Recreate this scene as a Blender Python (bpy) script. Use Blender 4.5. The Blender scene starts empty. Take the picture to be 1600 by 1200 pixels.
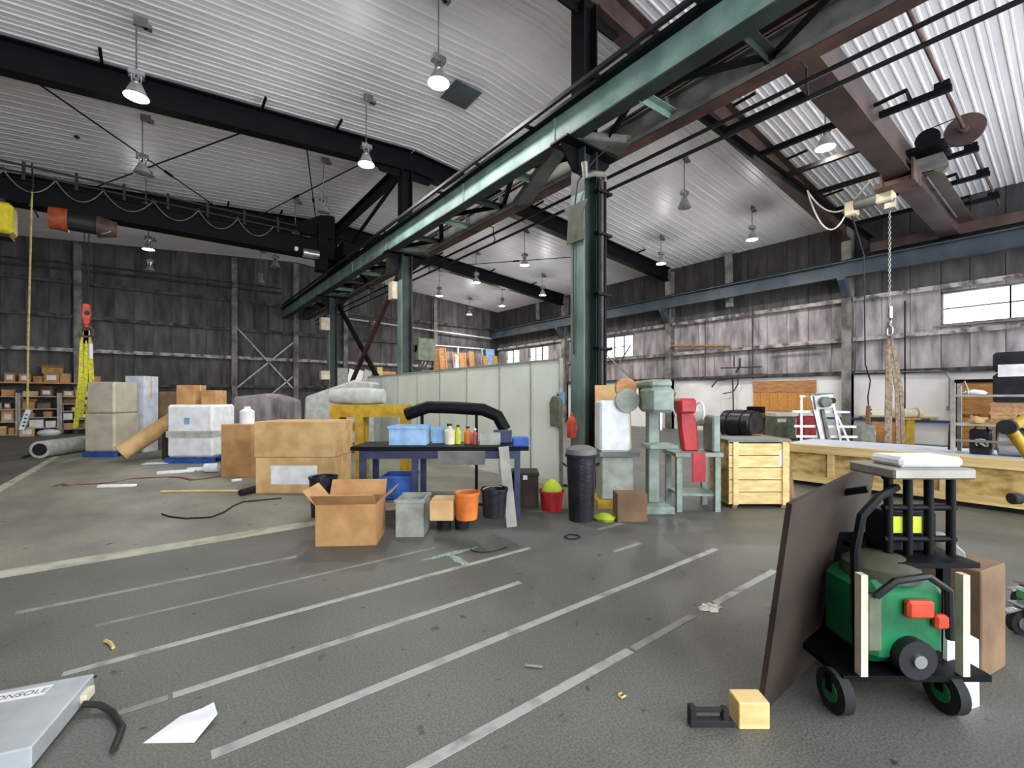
import bpy, bmesh, math, random
from mathutils import Vector, Matrix
random.seed(7)
SC = bpy.context.scene
COL = SC.collection
R = math.radians
# ---------------------------------------------------------------- camera
TH = R(-38.0); FPX = 704.0; HOR = 620.0; EYE = 1.5
cam = bpy.data.objects.new('camera', bpy.data.cameras.new('camera')); COL.objects.link(cam)
cam.location = (0, 0, EYE); cam.rotation_euler = (R(90), 0, TH)
cam.data.sensor_width = 36; cam.data.lens = FPX / 1600 * 36; cam.data.shift_y = 20 / 1600
cam.data.clip_start = .05; cam.data.clip_end = 200
SC.camera = cam
# ---------------------------------------------------------------- world and exposure
W = bpy.data.worlds.new('world'); SC.world = W; W.use_nodes = True
bg = W.node_tree.nodes['Background']; bg.inputs[0].default_value = (.86, .93, 1, 1); bg.inputs[1].default_value = 4.8
vs = SC.view_settings
vs.view_transform = 'Standard'; vs.look = 'None'; vs.exposure = 0.5; vs.gamma = 1; vs.use_curve_mapping = False
LAMP_W = 205
# ---------------------------------------------------------------- pixel rays (a pixel gives a direction; the plane it meets gives the place)
cs, sn = math.cos(TH), math.sin(TH)
def ray(px, py):
    r = (px - 800) / FPX
    return Vector((r * cs - sn, r * sn + cs, (HOR - py) / FPX))
def fl(px, py, h=0.0):
    d = ray(px, py); k = (h - EYE) / d.z; return Vector((d.x * k, d.y * k, h))
def atX(px, py, X): d = ray(px, py); k = X / d.x; return Vector((X, d.y * k, EYE + d.z * k))
def atY(px, py, Y): d = ray(px, py); k = Y / d.y; return Vector((d.x * k, Y, EYE + d.z * k))
def atD(px, py, D): d = ray(px, py); return Vector((d.x * D, d.y * D, EYE + d.z * D))
RIDGE, RZ = 5.8, 8.67
XR, XL, YB, YF = 19.2, -7.6, 26.2, -7.0
def cz(x): return RZ - (.086 if x > RIDGE else .078) * abs(x - RIDGE)
def onceil(px, py):
    d = ray(px, py); lo, hi = .5, 60
    for _ in range(60):
        m = (lo + hi) / 2
        if EYE + d.z * m > cz(d.x * m): hi = m
        else: lo = m
    return Vector((d.x * lo, d.y * lo, cz(d.x * lo)))
# ---------------------------------------------------------------- materials
def srgb(c):
    return tuple(((v / 255) / 12.92 if v / 255 <= .04045 else ((v / 255 + .055) / 1.055) ** 2.4) for v in c) + (1,)
MATS = {}
def mat(name, c1, c2=None, rough=.6, metal=0.0, scale=6.0, bump=0.0, stretch=(1, 1, 1), detail=4, rnd=0.0, lo=.35, hi=.65, tex='noise', spec=.4, bscale=None):
    if name in MATS: return MATS[name]
    m = bpy.data.materials.new(name); m.use_nodes = True; nt = m.node_tree; N = nt.nodes; L = nt.links
    p = N['Principled BSDF']
    tc = N.new('ShaderNodeTexCoord'); mp = N.new('ShaderNodeMapping'); L.new(tc.outputs['Object'], mp.inputs[0])
    mp.inputs['Scale'].default_value = stretch
    if rnd:
        oi = N.new('ShaderNodeObjectInfo'); ml = N.new('ShaderNodeMath'); ml.operation = 'MULTIPLY'; ml.inputs[1].default_value = 37
        L.new(oi.outputs['Random'], ml.inputs[0]); L.new(ml.outputs[0], mp.inputs['Location'])
    if tex == 'voronoi':
        tx = N.new('ShaderNodeTexVoronoi'); tx.inputs['Scale'].default_value = scale; out = tx.outputs['Color']
    else:
        tx = N.new('ShaderNodeTexNoise'); tx.inputs['Scale'].default_value = scale; tx.inputs['Detail'].default_value = detail; out = tx.outputs[0]
    L.new(mp.outputs[0], tx.inputs['Vector'])
    cr = N.new('ShaderNodeValToRGB'); cr.color_ramp.elements[0].position = lo; cr.color_ramp.elements[1].position = hi
    a = srgb(c1); b = srgb(c2) if c2 else tuple(v * .8 for v in a[:3]) + (1,)
    cr.color_ramp.elements[0].color = b; cr.color_ramp.elements[1].color = a
    L.new(out, cr.inputs[0]); col = cr.outputs[0]
    if rnd:
        mr = N.new('ShaderNodeMapRange'); mr.inputs[3].default_value = 1 - rnd; mr.inputs[4].default_value = 1 + rnd
        L.new(oi.outputs['Random'], mr.inputs[0]); hs = N.new('ShaderNodeHueSaturation'); L.new(mr.outputs[0], hs.inputs['Value']); L.new(col, hs.inputs['Color']); col = hs.outputs[0]
    L.new(col, p.inputs['Base Color'])
    p.inputs['Roughness'].default_value = rough; p.inputs['Metallic'].default_value = metal; p.inputs['Specular IOR Level'].default_value = spec
    if bump:
        bt = N.new('ShaderNodeTexNoise'); bt.inputs['Scale'].default_value = bscale or scale * 6; bt.inputs['Detail'].default_value = 6
        L.new(mp.outputs[0], bt.inputs['Vector'])
        b_ = N.new('ShaderNodeBump'); b_.inputs['Strength'].default_value = bump; b_.inputs['Distance'].default_value = .02
        L.new(bt.outputs[0], b_.inputs['Height']); L.new(b_.outputs[0], p.inputs['Normal'])
    MATS[name] = m; return m
def glow(name, c, s):
    if name in MATS: return MATS[name]
    m = mat(name, c); p = m.node_tree.nodes['Principled BSDF']
    p.inputs['Emission Color'].default_value = srgb(c); p.inputs['Emission Strength'].default_value = s
    return m
M = {}
def D(k, *a, **kw): M[k] = mat(k, *a, **kw)
D('ceil', (230, 227, 229), (221, 218, 221), rough=.36, metal=0, scale=1.2, rnd=.03, spec=.5)
D('deck', (150, 150, 150), rough=.8)
D('board', (96, 93, 92), (58, 55, 54), rough=.85, scale=1.6, stretch=(2.2, 2.2, .5), rnd=.16, bump=.2, lo=.3, hi=.72)
D('board_pale', (178, 168, 168), (104, 97, 96), rough=.85, scale=1.5, stretch=(2, 2, .6), rnd=.12, bump=.2, lo=.3, hi=.66)
D('board_soot', (66, 62, 62), (38, 36, 36), rough=.85, scale=1.6, stretch=(2.2, 2.2, .5), rnd=.14, lo=.3, hi=.7)
D('darkolive', (82, 82, 62), (56, 56, 42), rough=.6)
D('backing', (52, 49, 48), rough=.9)
D('girt', (88, 85, 83), (44, 42, 42), rough=.8, scale=3, lo=.4, hi=.62)
D('girt_dust', (176, 168, 162), (84, 80, 76), rough=.9, scale=3.5, lo=.38, hi=.6)
D('wcol', (138, 132, 126), (82, 77, 73), rough=.8, scale=2.2)
D('whitewall', (240, 237, 233), (226, 221, 216), rough=.8, scale=1.3)
D('black', (30, 29, 31), (20, 19, 20), rough=.6, scale=3)
D('blacksteel', (11, 12, 15), (7, 7, 9), rough=.55, scale=2.5, spec=.14)
D('crane', (10, 10, 11), (6, 6, 7), rough=.7, scale=2, spec=.15)
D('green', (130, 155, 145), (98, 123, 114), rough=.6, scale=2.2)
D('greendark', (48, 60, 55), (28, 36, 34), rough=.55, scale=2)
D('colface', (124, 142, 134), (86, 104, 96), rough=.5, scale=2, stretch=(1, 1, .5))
D('graysteel', (118, 118, 112), (78, 78, 74), rough=.5, scale=2.4)
D('rust', (104, 74, 66), (58, 40, 38), rough=.6, scale=2.0)
D('brownsteel', (80, 60, 54), (46, 35, 33), rough=.5, scale=1.4)
D('bluesteel', (70, 80, 88), (50, 58, 66), rough=.5, scale=1.2)
D('rackpaint', (182, 174, 166), (150, 143, 136), rough=.5)
D('beigewrap', (196, 186, 166), (172, 162, 142), rough=.5, scale=3)
D('cordtan', (186, 172, 104), (150, 138, 78), rough=.8, scale=12)
D('redbrace', (74, 38, 34), (48, 26, 24), rough=.6)
D('pipe', (150, 146, 138), (112, 108, 100), rough=.4, metal=.5, scale=3)
D('darkpipe', (72, 66, 62), (46, 42, 40), rough=.6, scale=4)
D('alu', (196, 196, 194), (160, 160, 158), rough=.3, metal=.7, scale=5)
D('chrome', (206, 208, 210), (150, 152, 156), rough=.22, metal=.9, scale=5)
D('whitepaint', (232, 232, 232), (208, 208, 208), rough=.45)
D('cream', (218, 206, 180), (190, 176, 150), rough=.6)
D('orange', (176, 80, 40), (130, 54, 28), rough=.5)
D('hookred', (214, 78, 40), (160, 50, 30), rough=.5)
D('yellow', (226, 206, 40), (196, 172, 24), rough=.5)
D('mustard', (196, 158, 44), (156, 120, 30), rough=.6)
D('slingyellow', (214, 206, 64), (170, 160, 44), rough=.85, scale=14)
D('slingtan', (142, 120, 98), (96, 82, 70), rough=.9, scale=14)
D('cable', (34, 32, 32), (22, 21, 21), rough=.6)
D('whitecable', (206, 202, 194), (170, 166, 158), rough=.5)
D('carton', (192, 146, 96), (164, 120, 76), rough=.85, scale=4, rnd=.14)
D('carton_light', (214, 176, 124), (188, 148, 98), rough=.85, scale=4, rnd=.08)
D('cartin', (120, 86, 54), (88, 62, 40), rough=.9)
D('tape', (206, 180, 132), (190, 160, 112), rough=.35)
D('paper', (232, 230, 228), (208, 206, 206), rough=.8, scale=5)
D('ply', (206, 152, 88), (176, 118, 60), rough=.7, scale=3, stretch=(1, 1, 6), rnd=.08)
D('osb', (196, 168, 106), (140, 106, 56), rough=.8, scale=9, stretch=(1, .6, 1.2), lo=.3, hi=.6, bump=.25)
D('osbo', (214, 152, 78), (176, 112, 48), rough=.8, scale=20, lo=.3, hi=.6)
D('pine', (222, 196, 138), (196, 164, 104), rough=.7, scale=4, stretch=(1, .25, 4), rnd=.06)
D('orangewood', (198, 146, 98), (168, 114, 68), rough=.65, scale=3, stretch=(1, 1, 4), rnd=.1)
D('oldwood', (150, 112, 78), (108, 78, 54), rough=.8, scale=4, stretch=(5, 5, 1), rnd=.1)
D('lumber', (226, 180, 134), (202, 150, 106), rough=.7, scale=3, stretch=(1, 8, 8))
D('deckwhite', (206, 212, 220), (182, 188, 196), rough=.45)
D('plasticblack', (38, 38, 46), (26, 26, 30), rough=.3, scale=5, bump=.3)
D('rubber', (34, 34, 34), (22, 22, 22), rough=.8)
D('partition', (222, 227, 214), (206, 212, 199), rough=.6, scale=1)
D('greycab', (160, 162, 150), (132, 134, 122), rough=.5)
D('olive', (110, 118, 96), (84, 90, 72), rough=.55)
D('oldgreen', (96, 112, 88), (70, 84, 64), rough=.6)
D('machine', (142, 154, 142), (112, 124, 112), rough=.45)
D('red', (186, 42, 48), (146, 28, 34), rough=.45)
D('blue', (52, 92, 168), (36, 66, 128), rough=.5)
D('bluerail', (48, 82, 148), (36, 62, 112), rough=.5)
D('lightblue', (150, 182, 214), (118, 152, 186), rough=.5)
D('navy', (54, 58, 92), (36, 40, 66), rough=.5)
D('lime', (196, 206, 52), (160, 170, 40), rough=.7)
D('orangeplastic', (226, 128, 50), (190, 98, 36), rough=.5)
D('brown', (58, 43, 32), (36, 27, 20), rough=.75, scale=3)
D('cardbrown', (130, 102, 76), (100, 76, 56), rough=.85, scale=3)
D('enginegreen', (26, 116, 70), (16, 80, 48), rough=.4)
D('dolly', (92, 150, 96), (66, 118, 72), rough=.5)
D('pinkred', (190, 84, 90), (150, 60, 66), rough=.6)
D('greybox', (176, 180, 182), (160, 164, 166), rough=.45, metal=.3)
D('tarp', (186, 186, 180), (158, 158, 152), rough=.6, bump=.3)
D('foam', (236, 236, 236), (216, 216, 216), rough=.8)
D('strap', (140, 64, 40), (98, 42, 28), rough=.85)
D('chalk', (150, 176, 158), (112, 124, 114), rough=.9, scale=30)
D('powder', (222, 220, 206), (150, 148, 136), rough=.95, scale=22, lo=.4, hi=.6)
D('lineA', (160, 158, 151), (124, 122, 115), rough=.8, scale=7, lo=.3, hi=.5)
D('lineB', (136, 134, 127), (112, 110, 103), rough=.8, scale=6, lo=.3, hi=.55)
D('stripe', (176, 172, 154), (132, 128, 114), rough=.85, scale=4, lo=.3, hi=.6)
D('glasslens', (150, 150, 150), (120, 120, 120), rough=.2)
M['lit'] = glow('lit', (255, 255, 250), 30)
M['litwarm'] = glow('litwarm', (255, 238, 214), 14)
def glassmat():
    m = bpy.data.materials.new('pane_glass'); m.use_nodes = True; nt = m.node_tree; nt.nodes.remove(nt.nodes['Principled BSDF'])
    o = nt.nodes['Material Output']; t = nt.nodes.new('ShaderNodeBsdfTransparent'); g = nt.nodes.new('ShaderNodeBsdfGlossy'); x = nt.nodes.new('ShaderNodeMixShader')
    n = nt.nodes.new('ShaderNodeTexNoise'); n.inputs['Scale'].default_value = 3; r = nt.nodes.new('ShaderNodeMapRange'); r.inputs[3].default_value = .04; r.inputs[4].default_value = .16
    nt.links.new(n.outputs[0], r.inputs[0]); nt.links.new(r.outputs[0], x.inputs[0]); t.inputs[0].default_value = (.93, .96, .97, 1); g.inputs['Roughness'].default_value = .1
    nt.links.new(t.outputs[0], x.inputs[1]); nt.links.new(g.outputs[0], x.inputs[2]); nt.links.new(x.outputs[0], o.inputs[0]); return m
M['glass'] = glassmat()
def floormat():
    m = bpy.data.materials.new('shop_floor'); m.use_nodes = True; nt = m.node_tree; N = nt.nodes; L = nt.links; p = N['Principled BSDF']
    tc = N.new('ShaderNodeTexCoord'); sp = N.new('ShaderNodeSeparateXYZ'); L.new(tc.outputs['Object'], sp.inputs[0])
    def noise(s, d=6, st=None):
        n = N.new('ShaderNodeTexNoise'); n.inputs['Scale'].default_value = s; n.inputs['Detail'].default_value = d
        if st:
            mp = N.new('ShaderNodeMapping'); mp.inputs['Scale'].default_value = st; L.new(tc.outputs['Object'], mp.inputs[0]); L.new(mp.outputs[0], n.inputs['Vector'])
        else: L.new(tc.outputs['Object'], n.inputs['Vector'])
        return n.outputs[0]
    def ramp(f, a, b, p0, p1):
        c = N.new('ShaderNodeValToRGB'); c.color_ramp.elements[0].position = p0; c.color_ramp.elements[1].position = p1
        c.color_ramp.elements[0].color = srgb(a); c.color_ramp.elements[1].color = srgb(b); L.new(f, c.inputs[0]); return c.outputs[0]
    def math_(op, a, b):
        n = N.new('ShaderNodeMath'); n.operation = op
        for i, v in enumerate((a, b)):
            if isinstance(v, (int, float)): n.inputs[i].default_value = v
            else: L.new(v, n.inputs[i])
        return n.outputs[0]
    def mix(f, a, b):
        n = N.new('ShaderNodeMix'); n.data_type = 'RGBA'; L.new(f, n.inputs['Factor']); L.new(a, n.inputs['A']); L.new(b, n.inputs['B']); return n.outputs['Result']
    dark = ramp(noise(1.1, 8), (88, 88, 80), (110, 109, 101), .3, .7)
    slab = ramp(noise(1.3, 8, (1, .45, 1)), (104, 103, 92), (152, 150, 135), .28, .7)
    inx = math_('GREATER_THAN', sp.outputs[0], -2.0); iny = math_('GREATER_THAN', sp.outputs[1], 5.6); inx2 = math_('LESS_THAN', sp.outputs[0], 5.6)
    f = math_('MULTIPLY', math_('MULTIPLY', inx, iny), inx2)
    c = mix(f, dark, slab)
    # scuffs, dark spots and fine grit
    spots = ramp(noise(9, 3), (70, 69, 64), (255, 255, 255), .26, .33)
    mm = N.new('ShaderNodeMix'); mm.data_type = 'RGBA'; mm.blend_type = 'MULTIPLY'; mm.inputs['Factor'].default_value = .8; L.new(c, mm.inputs['A']); L.new(spots, mm.inputs['B'])
    grit = ramp(noise(90, 2), (205, 205, 205), (255, 255, 255), .4, .6)
    m2 = N.new('ShaderNodeMix'); m2.data_type = 'RGBA'; m2.blend_type = 'MULTIPLY'; m2.inputs['Factor'].default_value = 1; L.new(mm.outputs['Result'], m2.inputs['A']); L.new(grit, m2.inputs['B'])
    L.new(m2.outputs['Result'], p.inputs['Base Color'])
    rr = N.new('ShaderNodeMapRange'); rr.inputs[3].default_value = .36; rr.inputs[4].default_value = .72; L.new(noise(2.2, 6), rr.inputs[0]); L.new(rr.outputs[0], p.inputs['Roughness'])
    b = N.new('ShaderNodeBump'); b.inputs['Strength'].default_value = .12; b.inputs['Distance'].default_value = .01; L.new(noise(24, 8), b.inputs['Height']); L.new(b.outputs[0], p.inputs['Normal'])
    return m
M['floor'] = floormat()
# ---------------------------------------------------------------- mesh builder
class MB:
    def __init__(s, off=None): s.v = []; s.f = []; s.off = Vector(off) if off is not None else None
    def raw(s, vs, fs):
        n = len(s.v); s.v += [Vector(v) for v in vs]; s.f += [[n + i for i in f] for f in fs]; return s
    def bb(s, x0, x1, y0, y1, z0, z1):
        vs = [(x, y, z) for z in (z0, z1) for y in (y0, y1) for x in (x0, x1)]
        return s.raw(vs, [(0, 2, 3, 1), (4, 5, 7, 6), (0, 1, 5, 4), (2, 6, 7, 3), (0, 4, 6, 2), (1, 3, 7, 5)])
    def box(s, c, d, rot=None):
        m = MB().bb(-d[0] / 2, d[0] / 2, -d[1] / 2, d[1] / 2, -d[2] / 2, d[2] / 2)
        T_ = Matrix.Translation(c) @ (Matrix.LocRotScale(None, rot_(rot), None) if rot else Matrix())
        return s.raw([T_ @ v for v in m.v], m.f)
    def frame(s, p, q, up=(0, 0, 1)):
        p, q = Vector(p), Vector(q); a = (q - p).normalized(); u = Vector(up)
        if abs(a.dot(u)) > .98: u = Vector((0, 1, 0))
        b = a.cross(u).normalized(); return p, q, a, b, b.cross(a).normalized()
    def bar(s, p, q, w, h, up=(0, 0, 1), off=0, side=0):
        p, q, a, b, c = s.frame(p, q, up); vs = []
        for e in (p, q):
            for i, j in ((-1, -1), (1, -1), (1, 1), (-1, 1)): vs.append(e + b * (i * w / 2 + side) + c * (j * h / 2 + off))
        return s.raw(vs, [(3, 2, 1, 0), (4, 5, 6, 7)] + [(i, (i + 1) % 4, 4 + (i + 1) % 4, 4 + i) for i in range(4)])
    def ibeam(s, p, q, dp, w, tf=.03, tw=.02, up=(0, 0, 1)):
        s.bar(p, q, tw, dp - 2 * tf, up); s.bar(p, q, w, tf, up, off=dp / 2 - tf / 2); return s.bar(p, q, w, tf, up, off=-dp / 2 + tf / 2)
    def angle(s, p, q, w, t=.012, up=(0, 0, 1)):
        s.bar(p, q, w, t, up, off=w / 2); return s.bar(p, q, t, w, up, side=-w / 2)
    def cyl(s, p, q, r, n=12, r2=None):
        p, q, a, b, c = s.frame(p, q); r2 = r if r2 is None else r2; vs = []
        for e, rr in ((p, r), (q, r2)):
            for i in range(n): t = 2 * math.pi * i / n; vs.append(e + b * math.cos(t) * rr + c * math.sin(t) * rr)
        return s.raw(vs, [tuple(range(n - 1, -1, -1)), tuple(range(n, 2 * n))] + [(i, (i + 1) % n, n + (i + 1) % n, n + i) for i in range(n)])
    def tube(s, pts, r, n=6, closed=False):
        P = [Vector(p) for p in pts]; k = len(P); n0 = len(s.v); b = None
        for i, p in enumerate(P):
            a = (P[(i + 1) % k if closed else min(i + 1, k - 1)] - P[(i - 1) % k if closed else max(i - 1, 0)]).normalized()
            if b is None:
                u = Vector((0, 0, 1)) if abs(a.z) < .9 else Vector((1, 0, 0)); b = a.cross(u).normalized()
            else: b = (b - a * b.dot(a)).normalized()
            c = a.cross(b)
            for j in range(n): t = 2 * math.pi * j / n; s.v.append(p + b * math.cos(t) * r + c * math.sin(t) * r)
        for i in range(k if closed else k - 1):
            for j in range(n):
                A, B = n0 + i * n, n0 + ((i + 1) % k) * n; s.f.append([A + j, A + (j + 1) % n, B + (j + 1) % n, B + j])
        if not closed: s.f.append(list(range(n0 + n - 1, n0 - 1, -1))); s.f.append(list(range(n0 + (k - 1) * n, n0 + k * n)))
        return s
    def lathe(s, prof, n=16, c=(0, 0, 0), axis='Z'):
        c = Vector(c); n0 = len(s.v)
        for r, z in prof:
            for i in range(n):
                t = 2 * math.pi * i / n; x, y = math.cos(t) * max(r, .0005), math.sin(t) * max(r, .0005)
                s.v.append(c + Vector({'Z': (x, y, z), 'X': (z, x, y), 'Y': (y, z, x)}[axis]))
        for k in range(len(prof) - 1):
            for i in range(n): s.f.append([n0 + k * n + i, n0 + k * n + (i + 1) % n, n0 + (k + 1) * n + (i + 1) % n, n0 + (k + 1) * n + i])
        return s
    def prism(s, poly, h, fn):
        """poly in 2D, extruded over 0..h, fn(u, v, t) gives the point"""
        n = len(poly); vs = [fn(u, v, 0) for u, v in poly] + [fn(u, v, h) for u, v in poly]
        return s.raw(vs, [tuple(range(n - 1, -1, -1)), tuple(range(n, 2 * n))] + [(i, (i + 1) % n, n + (i + 1) % n, n + i) for i in range(n)])
    def ribbon(s, pts, w, side=(1, 0, 0), t=.004):
        """a flat strap of width w along side, thickness t"""
        sd = Vector(side).normalized(); P = [Vector(p) for p in pts]; n0 = len(s.v); k = len(P)
        for i, p in enumerate(P):
            a = (P[min(i + 1, k - 1)] - P[max(i - 1, 0)]).normalized(); nn = a.cross(sd).normalized()
            for x, y in ((-1, -1), (1, -1), (1, 1), (-1, 1)): s.v.append(p + sd * (x * w / 2) + nn * (y * t / 2))
        for i in range(k - 1):
            for j in range(4): s.f.append([n0 + i * 4 + j, n0 + i * 4 + (j + 1) % 4, n0 + i * 4 + 4 + (j + 1) % 4, n0 + i * 4 + 4 + j])
        s.f += [[n0 + 3, n0 + 2, n0 + 1, n0], [n0 + (k - 1) * 4 + j for j in range(4)]]; return s
    def mesh(s, name, m, smooth=False, bevel=0):
        me = bpy.data.meshes.new(name); off = s.off or Vector()
        me.from_pydata([tuple(v - off) for v in s.v], [], s.f)
        bm = bmesh.new(); bm.from_mesh(me)
        if bevel: bmesh.ops.bevel(bm, geom=[e for e in bm.edges if len(e.link_faces) == 2 and e.calc_face_angle(0) > .6], offset=bevel, segments=1, affect='EDGES', clamp_overlap=True)
        bmesh.ops.recalc_face_normals(bm, faces=bm.faces); bm.to_mesh(me); bm.free()
        if smooth:
            me.polygons.foreach_set('use_smooth', [True] * len(me.polygons)); me.set_sharp_from_angle(angle=R(40))
        me.materials.append(M[m] if isinstance(m, str) else m); return me
    def build(s, name, m, parent=None, smooth=False, bevel=0, **kw):
        if s.off is None and parent is not None and parent.get('_w'): s.off = Vector(parent['_w'])
        o = bpy.data.objects.new(name, s.mesh(name, m, smooth, bevel)); COL.objects.link(o)
        if parent is not None: o.parent = parent
        for k, v in kw.items(): o[k] = v
        return o
def rot_(r): from mathutils import Euler; return Euler(r).to_quaternion()
def T(name, label, cat, loc=(0, 0, 0), rz=0, group=None, world=False):
    """a thing: an Empty at its base; world=True lets its parts be given in world coordinates"""
    o = bpy.data.objects.new(name, None); COL.objects.link(o); o.location = loc; o.rotation_euler = (0, 0, rz); o.empty_display_size = .1
    o['label'] = label; o['category'] = cat
    if group: o['group'] = group
    if world: WORLD[o.name] = Vector(loc)
    return o
WORLD = {}
def tag(o, label, cat, group=None):
    o['label'] = label; o['category'] = cat
    if group: o['group'] = group
    return o
def P(parent, name, m, mb, smooth=False, bevel=0, label=None):
    """link mb as a part of parent (world coordinates when the thing was made so)"""
    root = parent
    while root.parent: root = root.parent
    if root.name in WORLD and mb.off is None: mb.off = WORLD[root.name]
    o = mb.build(name, m, None, smooth, bevel); o.parent = parent
    if label: o['label'] = label
    return o
def link(name, me, parent, loc=(0, 0, 0), rot=(0, 0, 0)):
    o = bpy.data.objects.new(name, me); COL.objects.link(o); o.parent = parent; o.location = loc; o.rotation_euler = rot; return o
def dup(root, loc, rz=0, label=None):
    r = root.copy(); COL.objects.link(r); r.location = loc; r.rotation_euler = (0, 0, rz)
    if label: r['label'] = label
    for ch in list(root.children):
        c = ch.copy(); COL.objects.link(c); c.parent = r
        for g in list(ch.children):
            d = g.copy(); COL.objects.link(d); d.parent = c
    return r
# ================================================================ floor
def struct(o): o['kind'] = 'structure'; return o
floor = struct(MB().bb(XL - .3, XR + .3, YF, YB + .3, -.2, 0).build('floor', 'floor'))
def stripe(name, px0, px1, Y, w, m='lineA', x0=None, x1=None):
    a = fl(*px0).x if x0 is None else x0; b = fl(*px1).x if x1 is None else x1
    MB().bb(a, b, Y - w / 2, Y + w / 2, .0005, .003).build(name, m, floor)
stripe('paint_line', (25, 957), (462, 869), 4.58, .05, 'lineB')
stripe('paint_line', (150, 976), (680, 857), 4.0, .03, 'lineB')
stripe('paint_line', (100, 1047), (828, 856), 3.41, .05)
stripe('paint_line', (270, 1085), (815, 911), 2.83, .05)
stripe('paint_line', (180, 1112), (262, 1088), 2.83, .04, 'lineB')
stripe('paint_line', (330, 1180), (1118, 858), 2.26, .055)
stripe('paint_line', (600, 1225), (985, 1017), 1.67, .055)
stripe('paint_line', (990, 1015), (1085, 962), 1.67, .05, 'lineB')
stripe('paint_line', (1120, 944), (1208, 891), 1.67, .055)
stripe('paint_line', (960, 863), (1006, 850), 2.83, .05, 'lineB')
stripe('paint_line', (930, 827), (968, 817), 3.41, .05, 'lineB')
stripe('slab_edge_strip', None, None, 5.66, .24, 'stripe', -5.2, 3.2)
MB().bb(-2.12, -1.98, 5.78, 16, .0005, .003).build('slab_edge_strip', 'stripe', floor)
# ================================================================ ceiling
ceiling = bpy.data.objects.new('ceiling', None)
poly = [(XL - .3, cz(XL - .3) + .1), (RIDGE, RZ + .1), (XR + .3, cz(XR + .3) + .1), (XR + .3, cz(XR + .3) + .3), (RIDGE, RZ + .3), (XL - .3, cz(XL - .3) + .3)]
mb = MB()
for ys, ye in ((YF, YB + .3),):
    mb.raw([(x, ys, z) for x, z in poly] + [(x, ye, z) for x, z in poly], [(0, 1, 4, 5), (1, 2, 3, 4), (6, 11, 10, 7), (7, 10, 9, 8)] + [(i, (i + 1) % 6, 6 + (i + 1) % 6, 6 + i) for i in range(6)])
ceiling = struct(mb.build('ceiling', 'deck'))
def sheet_mesh(x0, x1):
    pts = []; w = .9
    for k in range(3):
        b = k * .3
        pts += [(b, 0), (b + .11, 0), (b + .125, -.006), (b + .15, -.006), (b + .165, 0), (b + .23, 0), (b + .255, -.016), (b + .28, -.016), (b + .3, 0)]
    u = []
    for p in pts:
        if not u or p[0] > u[-1][0] + 1e-6: u.append(p)
    vs = [(x, y, z + cz(x) - RZ) for x in (x0, x1) for y, z in u]; n = len(u)
    mb = MB().raw(vs, [(i, i + 1, n + i + 1, n + i) for i in range(n - 1)])
    return mb.mesh('ceiling_sheet', 'ceil')
sh = [sheet_mesh(XL, -1.0), sheet_mesh(-1.03, RIDGE), sheet_mesh(RIDGE, 12.4), sheet_mesh(12.37, XR)]
nY = int((YB - YF) / .9) + 1
for k in range(nY):
    for i, me in enumerate(sh):
        link('ceiling_sheet', me, ceiling, (0, YB - .9 * (k + 1), RZ + .06 + (.006 if i in (1, 2) else 0)))
# dark access hatch and bright patch plates in the ceiling
a = onceil(721, 146)
def ceil_plate(name, m, pxs, parent=ceiling, t=.012):
    q = [onceil(*p) for p in pxs]
    return MB().raw([v - Vector((0, 0, .045)) for v in q] + [v - Vector((0, 0, .045 + t)) for v in q], [(0, 1, 2, 3), (7, 6, 5, 4)] + [(i, (i + 1) % 4, 4 + (i + 1) % 4, 4 + i) for i in range(4)]).build(name, m, parent)
ceil_plate('access_hatch', 'bluesteel', [(688, 149), (712, 121), (753, 142), (727, 168)])
ceil_plate('vent_cap', 'black', [(114, 209), (121, 208), (126, 213), (119, 214)])
# ================================================================ walls
def wall_panel(mb_fn, name, parent): return mb_fn
wall_back = struct(MB().raw([(x, y, z) for y in (YB + .06, YB + .3) for x, z in ((XL, 0), (XR, 0), (XR, cz(XR) + .1), (RIDGE, RZ + .1), (XL, cz(XL) + .1))],
    [(0, 1, 2, 3, 4), (9, 8, 7, 6, 5)] + [(i, (i + 1) % 5, 5 + (i + 1) % 5, 5 + i) for i in range(5)]).build('wall_back', 'backing'))
rows = [0, 2.05, 3.47, 4.87, 6.3]
PW = .67; nx = int((XR - XL) / PW)
pm = {}
for r_ in range(4):
    h = rows[r_ + 1] - rows[r_] - .012
    for mt in ('board', 'board_pale'): pm[r_, mt] = MB().bb(0, PW - .016, -.03, 0, 0, h).mesh('wall_panel', mt)
for k in range(nx):
    x = XL + k * PW
    for r_ in range(4):
        pale = (x > 13 and r_ in (1, 2)) or (x > 9 and r_ == 0)
        link('wall_panel', pm[r_, 'board_pale' if pale else 'board'], wall_back, (x, YB + .06 - random.random() * .014, rows[r_]))
    if x + PW > RIDGE > x: tops = [(x, cz(x)), (RIDGE, RZ), (x + PW - .016, cz(x + PW))]
    else: tops = [(x, cz(x)), (x + PW - .016, cz(x + PW - .016))]
    pl = [(x, rows[4]), (x + PW - .016, rows[4])] + [(u, v + .1) for u, v in tops[::-1]]
    MB().prism(pl, .03, lambda u, v, t: (u, YB + .03 + t, v)).build('wall_panel', 'board', wall_back)
wall_cols = [-2.7, 2.9, 5.7, 8.3, 14.0]
edges = [XL] + wall_cols + [XR]
for i in range(len(edges) - 1):
    for z, m in ((2.05, 'girt'), (3.47, 'girt_dust'), (4.87, 'girt'), (6.3, 'girt')):
        MB().bb(edges[i] + .12, edges[i + 1] - .12, YB - .16, YB + .03, z - .05, z + .05).bb(edges[i] + .12, edges[i + 1] - .12, YB - .18, YB - .16, z - .1, z + .05).build('girt', m, wall_back)
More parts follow.
